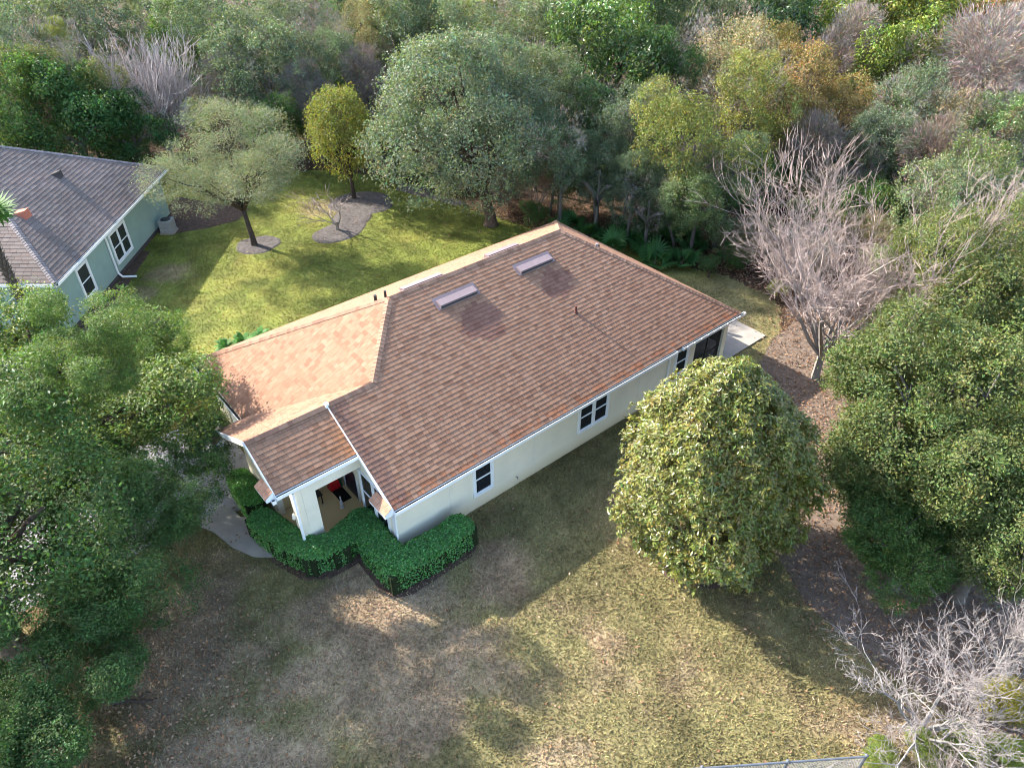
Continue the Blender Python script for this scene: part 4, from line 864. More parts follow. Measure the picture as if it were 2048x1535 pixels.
# ------------------------------------------------------------------ leafless trees
def bare(key, seed, H, r0, stems, spread, levels=6, up=0.10, wob=0.16, decay=0.72, first=0.30, side=0.75, thick=(0.42, 0.38, 0.33), thin=(0.30, 0.20, 0.17), tipr=0.006, lo=0.25, kids=(2, 3)):
    g = np.random.default_rng(seed); S = []; T_ = []
    def grow(p, d, L, r, lev):
        k = 3 if lev < levels - 1 else 2
        for i in range(k):
            d = unit(d + g.normal(0, wob, 3) + np.array((0, 0, up))); q = p + d * L / k; ra = r * (1 - 0.45 * i / k); rb = max(tipr * 0.5, r * (1 - 0.45 * (i + 1) / k)); (T_ if lev == 0 else S).append((p, q, ra, rb)); p = q
            if 0 < lev < levels and i < k - 1 and g.random() < side: grow(p, unit(d + g.normal(0, 0.5, 3)), L * decay * g.uniform(0.55, 0.95), rb * 0.55, lev + 1)
        if lev < levels:
            for _ in range(g.integers(kids[0], kids[1] + 1)): grow(p, unit(d + g.normal(0, 0.33, 3)), L * decay * g.uniform(0.75, 1.1), max(tipr, r * 0.55 * 0.85), lev + 1)
    for s_ in range(stems):
        a = 2 * math.pi * (s_ + g.uniform(-0.3, 0.3)) / stems; sp = spread * g.uniform(0.35, 1.0); d = unit(np.array((math.cos(a) * sp, math.sin(a) * sp, 1.0))); b = np.array((0.08 * math.cos(a), 0.08 * math.sin(a), lo)); grow(b, d, H * first * g.uniform(0.8, 1.15), r0 * 0.62, 1)
    T_ += [((0, 0, -0.1), (0, 0, 0.1), r0 * 1.6, r0 * 1.25), ((0, 0, 0.1), (0.02, 0, lo + 0.1), r0 * 1.25, r0)]
    ra = np.array([s[2] for s in S]); t = np.clip((ra - tipr) / (r0 * 0.4), 0, 1)[:, None] ** 0.5; c = (np.array(thin) * (1 - t) + np.array(thick) * t) * g.uniform(0.8, 1.25, (len(S), 1))
    CROWN[key] = (tube_segs([(np.array(a), np.array(b), c_, d_) for a, b, c_, d_ in T_], 'trunk_' + key, np.tile(np.array(thick) * 0.8, (len(T_), 1))), tube_segs(S, 'branches_' + key, c)); return len(S)
def bare_tree(name, label, x, y, key, s=1.0, sz=None, rot=0.0, tint=(1, 1, 1), group=None, cat='tree', tilt=(0, 0)):
    root = empty(name, (x, y, 0), 0, label, cat, group)
    for nm, me in zip(('trunk', 'branches'), CROWN[key]):
        o = obj(nm, me, M['twig'], root); o.scale = (s, s, sz or s); o.rotation_euler = (tilt[0], tilt[1], rot); o.color = (*tint, 1)
    return root
cnt = [bare('vase', 41, 10.0, 0.115, 13, 0.80, 7, 0.085, 0.075, 0.78, 0.215, 0.86, (0.225, 0.20, 0.178), (0.265, 0.205, 0.18), 0.0066, 1.0, (1, 2)),
       bare('lichen', 43, 6.2, 0.085, 7, 1.2, 7, 0.045, 0.15, 0.77, 0.215, 0.80, (0.205, 0.198, 0.182), (0.225, 0.197, 0.183), 0.0052, 0.3, (1, 2)),
       bare('plume', 45, 9.0, 0.16, 22, 0.85, 5, 0.15, 0.07, 0.76, 0.26, 0.85, (0.38, 0.33, 0.30), (0.37, 0.31, 0.29), 0.015, 0.8, (2, 2)),
       bare('sapling', 47, 2.9, 0.06, 4, 0.9, 4, 0.02, 0.25, 0.75, 0.32, 0.5, (0.30, 0.26, 0.22), (0.26, 0.21, 0.18), 0.009, 0.35),
       bare('scrub', 49, 6.5, 0.10, 6, 0.6, 5, 0.16, 0.16, 0.74, 0.30, 0.85, (0.36, 0.31, 0.28), (0.28, 0.215, 0.19), 0.013, 0.6)]
print('bare segments', cnt)
bare_tree('bare_tree', 'tall pale leafless tree beside the far right corner of the house', 13.5, 26.0, 'vase', 1.5, 1.32, 2.1)
bare_tree('bare_tree', 'leafless tree with white lichened branches at the bottom right', 11.1, 9.9, 'lichen', 1.15, 1.0, 0.3)
bare_tree('bare_tree', 'second white branched leafless tree at the right frame edge', 14.0, 11.0, 'lichen', 1.0, 1.0, 2.6)
bare_tree('bare_tree', 'low grey leafless bush by the chain link fence', 10.9, 8.2, 'lichen', 0.6, 0.5, 4.1, (0.8, 0.75, 0.72))
bare_tree('bare_tree', 'broad plume shaped leafless tree behind the teal house', -24.4, 51.6, 'plume', 1.15, 1.1, 0.0)
bare_tree('bare_sapling', 'small leafless sapling in the round grey mulch bed', -10.5, 40.6, 'sapling', 1.5, 1.1, 0.6)

# ------------------------------------------------------------------ the wood behind
GW = 'trees of the wood behind the houses'
FOREST = [  # px, py, radius in px, crown, leaf, height of centre, tint, label
 (55, 150, 78, 'fb', 'L_grey', 6.5, (1, 1, 1), 'grey green tree at the left edge above the teal roof'),
 (165, 55, 75, 'fa', 'L_grey', 7.5, (1, 1, 1.05), 'grey green tree left of the leafless plume, top left'),
 (110, 62, 18, 'fc', 'L_yel', 8.5, (1.0, 1.1, 0.8), 'small bright lime crown among grey trees, top left'),
 (140, 150, 62, 'fb', 'L_yel', 6.5, (0.75, 0.75, 1.0), 'olive brown rounded tree above the teal roof'),
 (35, 235, 80, 'fa', 'L_oak', 5.0, (0.95, 1, 1), 'dark green bush tree at the left edge behind the teal roof'),
 (150, 245, 80, 'fc', 'L_oak', 4.5, (0.8, 0.95, 1), 'very dark green thicket directly behind the teal roof ridge'),
 (260, 255, 60, 'fc', 'L_oak', 3.5, (0.7, 0.95, 1.1), 'dark green thicket under the leafless plume'),
 (455, 60, 75, 'fb', 'L_grey', 7.5, (1, 1, 1), 'grey green tree right of the leafless plume top'),
 (535, 140, 78, 'fa', 'L_grey', 6.0, (1, 1, 1), 'grey green tree above the airy lawn tree'),
 (600, 50, 65, 'fb', 'L_grey', 7.5, (1.05, 1, 1), 'grey green tree at the top edge left of the pinkish twigs'),
 (455, 160, 42, 'brush', 'L_vine', 5.0, (0.95, 0.95, 1), 'grey brown vine tangle right of the leafless plume'),
 (545, 245, 48, 'fc', 'L_oak', 3.5, (0.9, 1, 0.9), 'dark green bush behind the airy lawn tree'),
 (625, 195, 48, 'brush', 'L_vine', 4.5, (0.8, 0.85, 0.85), 'dark grey twig tangle left of the yellow tree top'),
 (700, 75, 52, 'fb', 'L_tan', 7.0, (0.95, 1, 0.75), 'tan olive tree above the yellow tree'),
 (735, 170, 48, 'brush', 'L_vine', 5.0, (0.8, 0.75, 0.75), 'brown twig tangle between the yellow tree and the huge oak'),
 (655, 130, 50, 'fa', 'L_grey', 6.0, (0.9, 0.95, 0.9), 'grey green tree directly above the yellow tree top'),
 (790, 35, 70, 'fa', 'L_grey', 8.0, (1, 1, 1), 'grey green tree at the top edge above the huge oak, left one'),
 (905, 45, 80, 'fb', 'L_grey', 8.0, (1.05, 1.05, 1), 'grey green tree at the top edge above the huge oak, middle one'),
 (1035, 60, 85, 'fb', 'L_grey', 7.5, (1, 0.98, 0.85), 'grey olive tree at the top edge above the huge oak, right one'),
 (1125, 300, 78, 'fb', 'L_grey', 5.0, (0.75, 0.85, 0.75), 'dark green tree touching the right side of the huge oak'),
 (1075, 180, 65, 'fa', 'L_grey', 6.5, (0.95, 0.95, 0.8), 'grey green tree behind the right shoulder of the huge oak'),
 (1215, 120, 88, 'glossy', 'L_gloss', 7.0, (1, 1, 1), 'glossy bright green broadleaf tree in the middle of the wood'),
 (1245, 35, 70, 'glossy', 'L_gloss', 8.0, (0.95, 1, 1), 'glossy broadleaf tree at the top edge, middle of the wood'),
 (1165, 215, 52, 'glossy', 'L_gloss', 5.5, (0.85, 0.95, 1), 'small glossy green tree below the glossy broadleaf tree'),
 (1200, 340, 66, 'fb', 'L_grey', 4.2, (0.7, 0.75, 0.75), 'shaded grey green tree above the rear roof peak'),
 (1265, 270, 62, 'fa', 'L_grey', 5.0, (0.8, 0.85, 0.85), 'dull grey green tree left of the yellow green tree group'),
 (1330, 150, 62, 'fc', 'L_oak', 6.5, (0.75, 0.85, 0.9), 'dark green tree right of the glossy broadleaf tree'),
 (1390, 290, 95, 'fb', 'L_yel', 5.5, (0.92, 0.95, 0.9), 'large yellow green tree in the middle of the wood'),
 (1480, 215, 78, 'fa', 'L_yel', 6.0, (0.95, 0.95, 0.95), 'yellow green tree right of the large yellow green one'),
 (1335, 215, 48, 'fb', 'L_yel', 6.0, (0.8, 0.85, 0.9), 'small yellow green tree left of the large yellow green one'),
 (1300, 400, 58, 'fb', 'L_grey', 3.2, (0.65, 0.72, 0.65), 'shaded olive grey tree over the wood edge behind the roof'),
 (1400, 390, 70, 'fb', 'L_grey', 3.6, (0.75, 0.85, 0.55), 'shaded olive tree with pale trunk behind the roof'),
 (1490, 370, 52, 'fa', 'L_oak', 3.6, (0.8, 0.9, 0.9), 'dark green tree left of the tall leafless tree top'),
 (1430, 115, 85, 'fb', 'L_tan', 7.0, (1, 1, 0.85), 'pale tan rounded tree in the upper right wood'),
 (1395, 40, 66, 'fa', 'L_grey', 8.0, (0.9, 0.9, 0.85), 'grey green tree at the top edge above the pale tan tree'),
 (1505, 45, 82, 'glossy', 'L_gloss', 7.5, (0.75, 0.85, 1), 'dark glossy green tree at the top edge, right of centre'),
 (1570, 110, 62, 'fb', 'L_orange', 6.5, (0.85, 0.95, 0.8), 'brownish olive tree right of the pale tan tree'),
 (1600, 215, 75, 'fa', 'L_orange', 5.5, (1, 1, 0.9), 'orange tinged tree above the tall leafless tree'),
 (1690, 230, 66, 'fb', 'L_orange', 5.0, (1, 1.05, 0.9), 'second orange tinged tree, right of the first one'),
 (1620, 300, 58, 'brush', 'L_vine', 3.8, (0.8, 0.75, 0.7), 'grey moss hung thicket under the orange tinged trees'),
 (1685, 110, 55, 'brush', 'L_vine', 6.5, (1.1, 1.05, 1.05), 'pale grey twig tangle between the tan and the lime trees'),
 (1760, 50, 80, 'glossy', 'L_yel', 7.5, (0.9, 1.05, 0.8), 'lime green tree at the top edge on the right, left one'),
 (1870, 55, 80, 'glossy', 'L_yel', 7.5, (1, 1.1, 0.8), 'lime green tree at the top edge on the right, right one'),
 (1805, 140, 70, 'glossy', 'L_yel', 6.0, (0.85, 1.05, 0.8), 'lime green tree below the two lime trees at the top'),
 (1985, 45, 60, 'fb', 'L_orange', 7.5, (1.25, 0.8, 0.7), 'reddish orange tree at the top right corner'),
 (1940, 160, 88, 'brush', 'L_vine', 6.0, (1.05, 1, 1), 'large grey brown vine tangle near the right edge'),
 (2025, 140, 70, 'brush', 'L_vine', 6.0, (1, 0.98, 1), 'grey brown vine tangle at the right edge'),
 (1830, 250, 75, 'fb', 'L_grey', 5.0, (1.05, 1.05, 1), 'grey green tree below the lime trees on the right'),
 (1755, 300, 52, 'fa', 'L_grey', 4.2, (0.95, 1.0, 1), 'grey green tree above the right half of the leafless tree'),
 (1960, 260, 62, 'fb', 'L_tan', 5.0, (0.8, 0.75, 0.7), 'brown dry tree near the right edge below the vine tangle'),
 (2020, 280, 66, 'fa', 'L_gloss', 5.0, (1.25, 1.15, 1.4), 'fresh green tree at the right edge below the vine tangle'),
 (1890, 345, 66, 'brush', 'L_vine', 4.0, (0.7, 0.62, 0.58), 'dark brown twig thicket near the right edge'),
 (1890, 430, 72, 'fa', 'L_grey', 3.6, (1.1, 1.1, 0.9), 'green shrubby tree right of the leafless tree top'),
 (2005, 400, 74, 'fb', 'L_gloss', 4.2, (1.5, 1.2, 1.3), 'green shrubby tree at the right edge above the olive oaks'),
 (1815, 520, 60, 'fb', 'L_grey', 2.6, (1.2, 1.15, 0.8), 'olive green shrubby tree beside the leafless tree twigs'),
]
def dist3(p): return math.sqrt(p.x ** 2 + p.y ** 2 + (CAM_H - p.z) ** 2)
FT = MB(); FT.tube([(0, 0, -0.02), (0.0, 0, 0.02), (0.02, 0.01, 0.4), (-0.02, 0.02, 0.8), (0, 0, 1.0)], [0.16, 0.11, 0.09, 0.075, 0.05], 7)
for a in range(5): FT.tube([(0, 0, 0.5 + a * 0.05), (0.5 * math.cos(a * 2.4), 0.5 * math.sin(a * 2.4), 0.66 + a * 0.05), (0.95 * math.cos(a * 2.4), 0.95 * math.sin(a * 2.4), 0.76 + a * 0.04)], [0.05, 0.035, 0.015], 5)
ftm = FT.mesh('trunk_wood', True)
def wood_tree(name, label, x, y, zc, r, rz, key, leaf, tint, rot, group=GW):
    root = empty(name, (x, y, 0), 0, label, 'tree', group); o = bpy.data.objects.new('trunk', ftm); COL.objects.link(o); o.parent = root; o.scale = (1.2, 1.2, zc); o.rotation_euler = (0, 0, rot)
    if not ftm.materials: ftm.materials.append(M['bark_grey'])
    me = CROWN[key][0]
    if not me.materials: me.materials.append(M[leaf])
    o = bpy.data.objects.new('crown', me); COL.objects.link(o); o.parent = root; o.location = (0, 0, zc); o.scale = (r, r, rz); o.rotation_euler = (0, 0, rot)
    o.material_slots[0].link = 'OBJECT'; o.material_slots[0].material = M[leaf]; o.color = (*tint, 1); o.rotation_euler = (rfv.uniform(-0.35, 0.35), rfv.uniform(-0.35, 0.35), rot)
    if leaf != 'L_vine' and rfv.random() < 0.6:
        me = CROWN['wisp'][0]; v = bpy.data.objects.new('dead_twigs', me); COL.objects.link(v); v.parent = root; v.location = (rfv.uniform(-0.3, 0.3) * r, rfv.uniform(-0.3, 0.3) * r, zc); v.scale = (r * 0.98, r * 0.98, rz * 1.0); v.rotation_euler = (0, 0, rot * 2)
        if not me.materials: me.materials.append(M['L_vine'])
    return root
rfv = random.Random(19)
KN = {'L_grey': 'oak_tree', 'L_oak': 'evergreen_tree', 'L_yel': 'yellow_green_tree', 'L_tan': 'tan_tree', 'L_vine': 'vine_thicket', 'L_gloss': 'broadleaf_tree', 'L_orange': 'autumn_tree'}
rf = random.Random(8); taken = []
for (px, py, rp, key, leaf, zc, tint, lb) in FOREST:
    p = at(px, py, zc); r = rp * dist3(p) / FPX * 1.38; wood_tree(KN[leaf], lb, p.x, p.y, zc, r, min(zc * 1.0, r * rf.uniform(0.95, 1.15)), key, leaf, tint, rf.uniform(0, 6.28)); taken.append((p.x, p.y, r))
LOOK = {'L_grey': 'grey green', 'L_oak': 'dark green', 'L_yel': 'yellow green', 'L_tan': 'tan', 'L_vine': 'grey brown twiggy', 'L_gloss': 'glossy green', 'L_orange': 'orange'}
def zone(x, y):
    u = 1024 + FPX * x / (y * math.cos(TILT) + 15 * math.sin(TILT)); w = [(190, 'behind the teal house'), (480, 'around the leafless plume'), (760, 'behind the yellow tree'), (1120, 'behind the huge oak'), (1330, 'behind the rear roof peak'), (1560, 'behind the yellow green trees'), (1800, 'behind the tall leafless tree'), (9e9, 'along the right edge')]
    return next(t for k, t in w if u < k) + (', far row' if y > 66 else ', near row' if y < 48 else ', middle row')
# deeper rows that close the wood off
DEEP = 'deep wood trees seen between the crowns'
for row, (yy, n) in enumerate(((57, 13), (65, 12), (75, 12), (88, 11))):
    for i in range(n):
        x = (-0.72 + 1.44 * (i + 0.5) / n) * (yy * 1.0) + rf.uniform(-2, 2); y = yy + rf.uniform(-2.5, 2.5)
        if any(math.hypot(x - a, y - b) < c + 1.2 for a, b, c in taken): continue
        k = rf.choice(['fa', 'fb', 'fc', 'fb', 'glossy']); lf = rf.choice(['L_grey', 'L_grey', 'L_oak', 'L_yel', 'L_gloss', 'L_tan'] if x > -5 else ['L_grey', 'L_grey', 'L_oak', 'L_grey']); r = rf.uniform(3.2, 4.6)
        wood_tree('wood_tree', LOOK[lf] + ' tree deep in the wood ' + zone(x, y), x, y, rf.uniform(5.5, 8), r, rf.uniform(3.6, 4.8), k, lf, (rf.uniform(0.85, 1.1), 1, rf.uniform(0.85, 1.05)), rf.uniform(0, 6.28), DEEP); taken.append((x, y, r))
# undergrowth filling the floor of the wood
UG = 'undergrowth bushes on the floor of the wood'
edge_y = lambda x: np.interp(x, [-60, -30, -19, -9, -4, 1.4, 6.4, 11.8, 13.6, 20, 40], [52, 51.5, 52.5, 50.5, 46, 43, 40.5, 37.5, 34, 26, 22]); nU = 0
for i in range(2600):
    x = rf.uniform(-42, 46); y = edge_y(x) + rf.uniform(0.3, 24)
    if abs(x) > 0.72 * y + 3 or any(math.hypot(x - a, y - b) < c_ for a, b, c_ in taken if c_ < 2.4): continue
    s_ = rf.uniform(1.5, 2.3); zc = rf.uniform(1.1, 2.4); lf = rf.choice(['L_grey', 'L_oak', 'L_oak', 'L_gloss', 'L_vine', 'L_tan', 'L_yel'] if x > 2 else ['L_grey', 'L_oak', 'L_oak', 'L_grey', 'L_vine'])
    root = empty('understory_bush', (x, y, 0), 0, LOOK[lf] + ' undergrowth bush ' + zone(x, y), 'bush', UG); me = CROWN['brush' if lf in ('L_vine', 'L_tan') else rf.choice(['fa', 'fb', 'fc'])][0]; o = bpy.data.objects.new('crown', me); COL.objects.link(o); o.parent = root; o.location = (0, 0, zc); o.scale = (s_ * 1.15, s_ * 1.15, zc * 0.95)
    o.rotation_euler = (0, 0, rf.uniform(0, 6.28)); o.material_slots[0].link = 'OBJECT'; o.material_slots[0].material = M[lf]; k_ = rf.uniform(0.7, 1.0); o.color = (k_, k_, k_ * 0.95, 1); m_ = bpy.data.objects.new('stem', ftm); COL.objects.link(m_); m_.parent = root; m_.scale = (0.4, 0.4, zc); taken.append((x, y, 1.9)); nU += 1
    if nU >= 130: break
SC = [(25, 45, 1.0, (0.95, 0.8, 0.75), 'pinkish leafless tree in the top left corner'), (655, 20, 1.0, (0.85, 0.75, 0.8), 'pinkish leafless tree at the top edge above the yellow tree'), (1112, 235, 0.85, (1.0, 0.85, 0.75), 'brown leafless tree between the huge oak and the glossy tree'),
      (1080, 345, 0.6, (1, 0.9, 0.8), 'thin leafless tree at the edge of the huge oak'), (1700, 160, 1.0, (1.1, 1.05, 1.05), 'grey leafless tree among the orange tinged trees'), (1980, 200, 1.0, (1.1, 1, 1), 'grey leafless tree in the vine tangle at right'), (2000, 60, 0.9, (1.1, 0.75, 0.6), 'rusty leafless tree at the top right corner'),
      (1385, 330, 0.75, (1.1, 1.05, 1), 'grey leafless tree inside the large yellow green tree'), (505, 190, 0.8, (0.95, 0.9, 0.9), 'grey leafless tree above the airy lawn tree')]
WHERE = [(300, 120, 'beside the leafless plume'), (600, 130, 'left of the yellow tree top'), (780, 110, 'left of the huge oak top'), (1310, 60, 'right of the glossy broadleaf tree'), (1560, 200, 'below the dark glossy tree'), (1640, 60, 'between the dark glossy and lime trees'), (1740, 220, 'beside the orange tinged trees'), (1880, 200, 'below the lime trees'), (1960, 330, 'near the right edge'), (2030, 480, 'at the right edge above the oaks'), (90, 250, 'behind the teal roof'), (1270, 200, 'below the glossy broadleaf tree'), (1460, 300, 'right of the large yellow green tree')]
SC += [(px, py, 0.75 + 0.06 * (i % 4), (1.05, 1.0 - 0.03 * (i % 3), 0.98 - 0.04 * (i % 3)), 'grey leafless scrub tree ' + w) for i, (px, py, w) in enumerate(WHERE)]
for i, (px, py, s, tint, lb) in enumerate(SC):
    p = at(px, py, 4.5 * s); bare_tree('bare_tree', lb, p.x, p.y, 'scrub', s * 1.15, s * 1.1, i * 1.1, tint)
# pale slim trunks standing along the wood's edge
for i, (px, py, h, dx_, lb) in enumerate(((1100, 432, 5.0, 0.3, 'slim trunk at the wood edge left of the roof peak'), (1190, 455, 4.5, -0.2, 'slim brown trunk at the wood edge above the roof peak'), (1252, 486, 4.2, 0.15, 'pale crooked trunk at the wood edge right of the roof peak'),
        (1347, 498, 4.0, -0.7, 'leaning grey trunk at the wood edge among palmettos'), (1427, 497, 5.0, 0.35, 'straight pale grey trunk at the wood edge nearest the leafless tree'))):
    p = at(px, py); root = empty('slim_tree', (p.x, p.y, 0), 0, lb, 'tree', 'slim trunks along the wood edge'); m = MB(); r = 0.16 if i == 4 else 0.09
    m.tube([(0, 0, -0.05), (0.05 * dx_, 0, 0.4), (dx_ * 0.7, 0.1, h * 0.4), (dx_ * 0.6, 0.2, h * 0.7), (dx_ * 1.2, 0.3, h)], [r * 1.3, r, r * 0.85, r * 0.7, r * 0.5], 8); m.tube([(dx_ * 0.7, 0.1, h * 0.4), (dx_ + 0.4, -0.1, h * 0.7), (dx_ + 0.8, 0, h)], [r * 0.5, r * 0.35, r * 0.2], 6)
    m.build('trunk', M['bark_grey'], root, smooth=True); me = CROWN['fb'][0]; o = bpy.data.objects.new('crown', me); COL.objects.link(o); o.parent = root; o.location = (dx_, 0.9, h + 0.4); o.scale = (1.7, 1.7, 1.4); o.rotation_euler = (0, 0, i); o.material_slots[0].link = 'OBJECT'; o.material_slots[0].material = M['L_grey']; o.color = (0.75, 0.85, 0.7, 1)

# ------------------------------------------------------------------ hedges, shrubs, palms
def hedge(name, label, line, half, h, seed, n=15000, leaf=0.09, group=None, cat='hedge', tint=(1, 1, 1)):
    """clipped hedge along a polyline of house coordinates: leaf shell over a dark stem mass"""
    g = np.random.default_rng(seed); pts = [hw(*p) for p in line]; base = sum(pts, Vector()) / len(pts); root = empty(name, (base.x, base.y, 0), 0, label, cat, group); loc = [(p.x - base.x, p.y - base.y) for p in pts]
    A = np.array(loc); segA, segB = A[:-1], A[1:]
    def sd_(P):
        best = np.full(len(P), 9e9)
        for a, b in zip(segA, segB):
            ab = b - a; t = np.clip(((P - a) @ ab) / (ab @ ab), 0, 1); best = np.minimum(best, np.linalg.norm(P - (a + t[:, None] * ab), axis=1))
        return best
    lo_, hi_ = A.min(0) - half - 0.1, A.max(0) + half + 0.1; P3 = []
    while sum(len(p) for p in P3) < n:
        P = g.uniform(lo_, hi_, (6000, 2)); d = sd_(P); wv = half * (1 + 0.10 * (vnoise(P + np.array((base.x, base.y)), 1.7, 5) - 0.5)); k = d < wv; P, d, w_ = P[k], d[k], wv[k]
        edge_ = sstep(0.72, 1.0, d / w_); top = h * (1 - 0.10 * edge_) + 0.09 * (vnoise(P + np.array((base.x, base.y)), 2.2, 8) - 0.5); z = np.where(g.random(len(P)) < 0.55 - 0.15 * edge_, top, g.uniform(0.08, 1.0, len(P)) * top)
        keep = (z > top - 0.02) | (d > w_ * 0.88); P3.append(np.column_stack([P, z, d / w_])[keep])
    Q_ = np.concatenate(P3)[:n]; e = 0.02; gx_ = (sd_(Q_[:, :2] + np.array((e, 0))) - sd_(Q_[:, :2] - np.array((e, 0)))) / (2 * e); gy_ = (sd_(Q_[:, :2] + np.array((0, e))) - sd_(Q_[:, :2] - np.array((0, e)))) / (2 * e)
    side = sstep(0.7, 1.0, Q_[:, 3]); nr = unit(np.column_stack([gx_ * side, gy_ * side, 0.35 + (1 - side) * 0.7]) + g.normal(size=(n, 3)) * 0.5); P = Q_[:, :3] + g.normal(0, 0.022, (n, 3)); V, F = cards(P, nr, leaf, leaf * 0.62, g)
    o = obj('foliage', np_mesh('foliage', V, quads=F, col=tones(g, n, None, 0.5, 0.14)), M['L_hedge'], root); o.color = (*tint, 1)
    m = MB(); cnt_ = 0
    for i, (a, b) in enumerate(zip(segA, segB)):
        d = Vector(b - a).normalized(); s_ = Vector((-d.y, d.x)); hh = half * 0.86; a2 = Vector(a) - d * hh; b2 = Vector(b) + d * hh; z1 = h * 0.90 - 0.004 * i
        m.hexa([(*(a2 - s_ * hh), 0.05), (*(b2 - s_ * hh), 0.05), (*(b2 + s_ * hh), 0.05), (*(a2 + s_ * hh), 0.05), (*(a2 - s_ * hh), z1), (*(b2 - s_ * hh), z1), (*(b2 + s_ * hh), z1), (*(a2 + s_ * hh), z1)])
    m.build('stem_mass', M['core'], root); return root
hedge('clipped_hedge', 'curved clipped hedge in front of the porch arch', [(4.35, 18.55), (4.62, 17.3), (5.05, 16.25), (5.8, 16.05), (6.45, 16.2)], 0.46, 0.98, 3, 23000)
hedge('clipped_hedge', 'L shaped clipped hedge round the front corner of the house', [(6.95, 16.25), (6.85, 15.1), (6.85, 13.95), (8.0, 13.85), (9.3, 13.9)], 0.52, 1.0, 4, 29000)
hedge('clipped_hedge', 'small hedge left of the porch beside the driveway', [(4.55, 19.75), (4.6, 21.0)], 0.42, 0.9, 5, 11000, tint=(1.25, 1.1, 0.9))

def frond_mesh(name, n, L, W, g, fan=False):
    """arching leaf blades from one crown point"""
    V = []; F = []; C = []
    for i in range(n):
        a = g.uniform(0, 2 * np.pi); el = g.uniform(0.2, 1.2); d = Vector((math.cos(a) * math.cos(el), math.sin(a) * math.cos(el), math.sin(el))); side = Vector((-math.sin(a), math.cos(a), 0)); l = L * g.uniform(0.7, 1.15); t = g.uniform(0.75, 1.3)
        if not fan:
            k = len(V); w = W * g.uniform(0.7, 1.2)
            for s_, ww in ((0, 0.25), (0.3, 1.0), (0.65, 0.85), (1.0, 0.05)):
                c = d * l * s_ + Vector((0, 0, -0.45 * l * s_ * s_)); V += [c - side * w * ww / 2, c + side * w * ww / 2]
            for j in range(3): F.append((k + 2 * j, k + 2 * j + 1, k + 2 * j + 3, k + 2 * j + 2))
            C += [t] * 8
        else:
            c0 = d * l * 0.5; up = side.cross(d)
            for j in range(14):
                b = (j - 6.5) / 6.5 * 1.9; e = (d * math.cos(b) + side * math.sin(b)) * l * 0.62 + Vector((0, 0, -0.10 * l * abs(b))); s2 = (side * math.cos(b) - d * math.sin(b)) * W * 0.5; k = len(V)
                V += [c0 - s2 * 0.5, c0 + s2 * 0.5, c0 + e * 0.55 + s2 + up * 0.03, c0 + e, c0 + e * 0.55 - s2 + up * 0.03]; F += [(k, k + 1, k + 2, k + 4)]; F.append((k + 4, k + 2, k + 3, k + 3)); C += [t * g.uniform(0.85, 1.15)] * 5
            k = len(V); V += [side * -0.012, side * 0.012, c0 + side * 0.012, c0 - side * 0.012]; F.append((k, k + 1, k + 2, k + 3)); C += [t] * 4
    V = np.array([tuple(v) for v in V]); me = bpy.data.meshes.new(name); me.from_pydata([tuple(v) for v in V], [], [tuple(dict.fromkeys(f)) for f in F]); me.update()
    a = me.attributes.new('tone', 'FLOAT_COLOR', 'POINT'); c = np.ones((len(V), 4), np.float32); c[:, :3] = np.array(C)[:, None]; a.data.foreach_set('color', c.ravel()); return me
g_ = np.random.default_rng(77); pal1 = frond_mesh('palmetto', 16, 0.95, 0.075, g_, True); pal2 = frond_mesh('palmetto2', 13, 0.9, 0.08, g_, True); brd = frond_mesh('broad_leaf_plant', 26, 0.8, 0.2, g_)
PP = [(1140, 440), (1175, 462), (1215, 470), (1225, 488), (1275, 470), (1295, 492), (1330, 470), (1375, 468), (1390, 490), (1455, 470), (1462, 500), (1312, 515), (1365, 515), (1120, 455), (1475, 460), (1255, 455)]
for i, (px, py) in enumerate(PP):
    p = at(px, py, 0.5); root = empty('saw_palmetto', (p.x, p.y, 0), i * 0.9, 'dark fan leaved palmetto under the wood edge, ' + ('left of the roof peak' if px < 1150 else 'above the roof peak' if px < 1230 else 'by the crooked trunk' if px < 1300 else 'by the leaning trunk' if px < 1380 else 'by the straight pale trunk'), 'palmetto', 'saw palmettos along the wood edge'); o = obj('fronds', pal1 if i % 2 else pal2, M['L_palm'], root, (0, 0, 0.25)); o.color = (0.6, 0.85, 0.8, 1); o.scale = (1.25, 1.25, 1.2)
    m = MB(); m.tube([(0, 0, -0.02), (0.03, 0, 0.16), (0, 0, 0.3)], [0.10, 0.08, 0.05], 7); m.build('stump', M['bark'], root)
for i, (px, py, s, lb) in enumerate(((452, 694, 0.95, 'bright green broad leaved plant behind the roof edge, left one'), (488, 682, 1.1, 'bright green broad leaved plant behind the roof edge, middle one'), (522, 670, 1.0, 'bright green broad leaved plant behind the roof edge, right one'))):
    p = at(px, py, 0.4); root = empty('broad_leaf_plant', (p.x, p.y, 0), i * 1.7, lb, 'plant', 'broad leaved plants behind the house'); o = obj('leaves', brd, M['L_palm'], root, (0, 0, 0.4)); o.color = (0.6, 0.9, 0.5, 1); o.scale = (s,) * 3
    m = MB(); m.tube([(0, 0, -0.02), (0.04, 0, 0.25), (0, 0, 0.45)], [0.06, 0.05, 0.04], 7); m.build('stem', M['bark'], root)
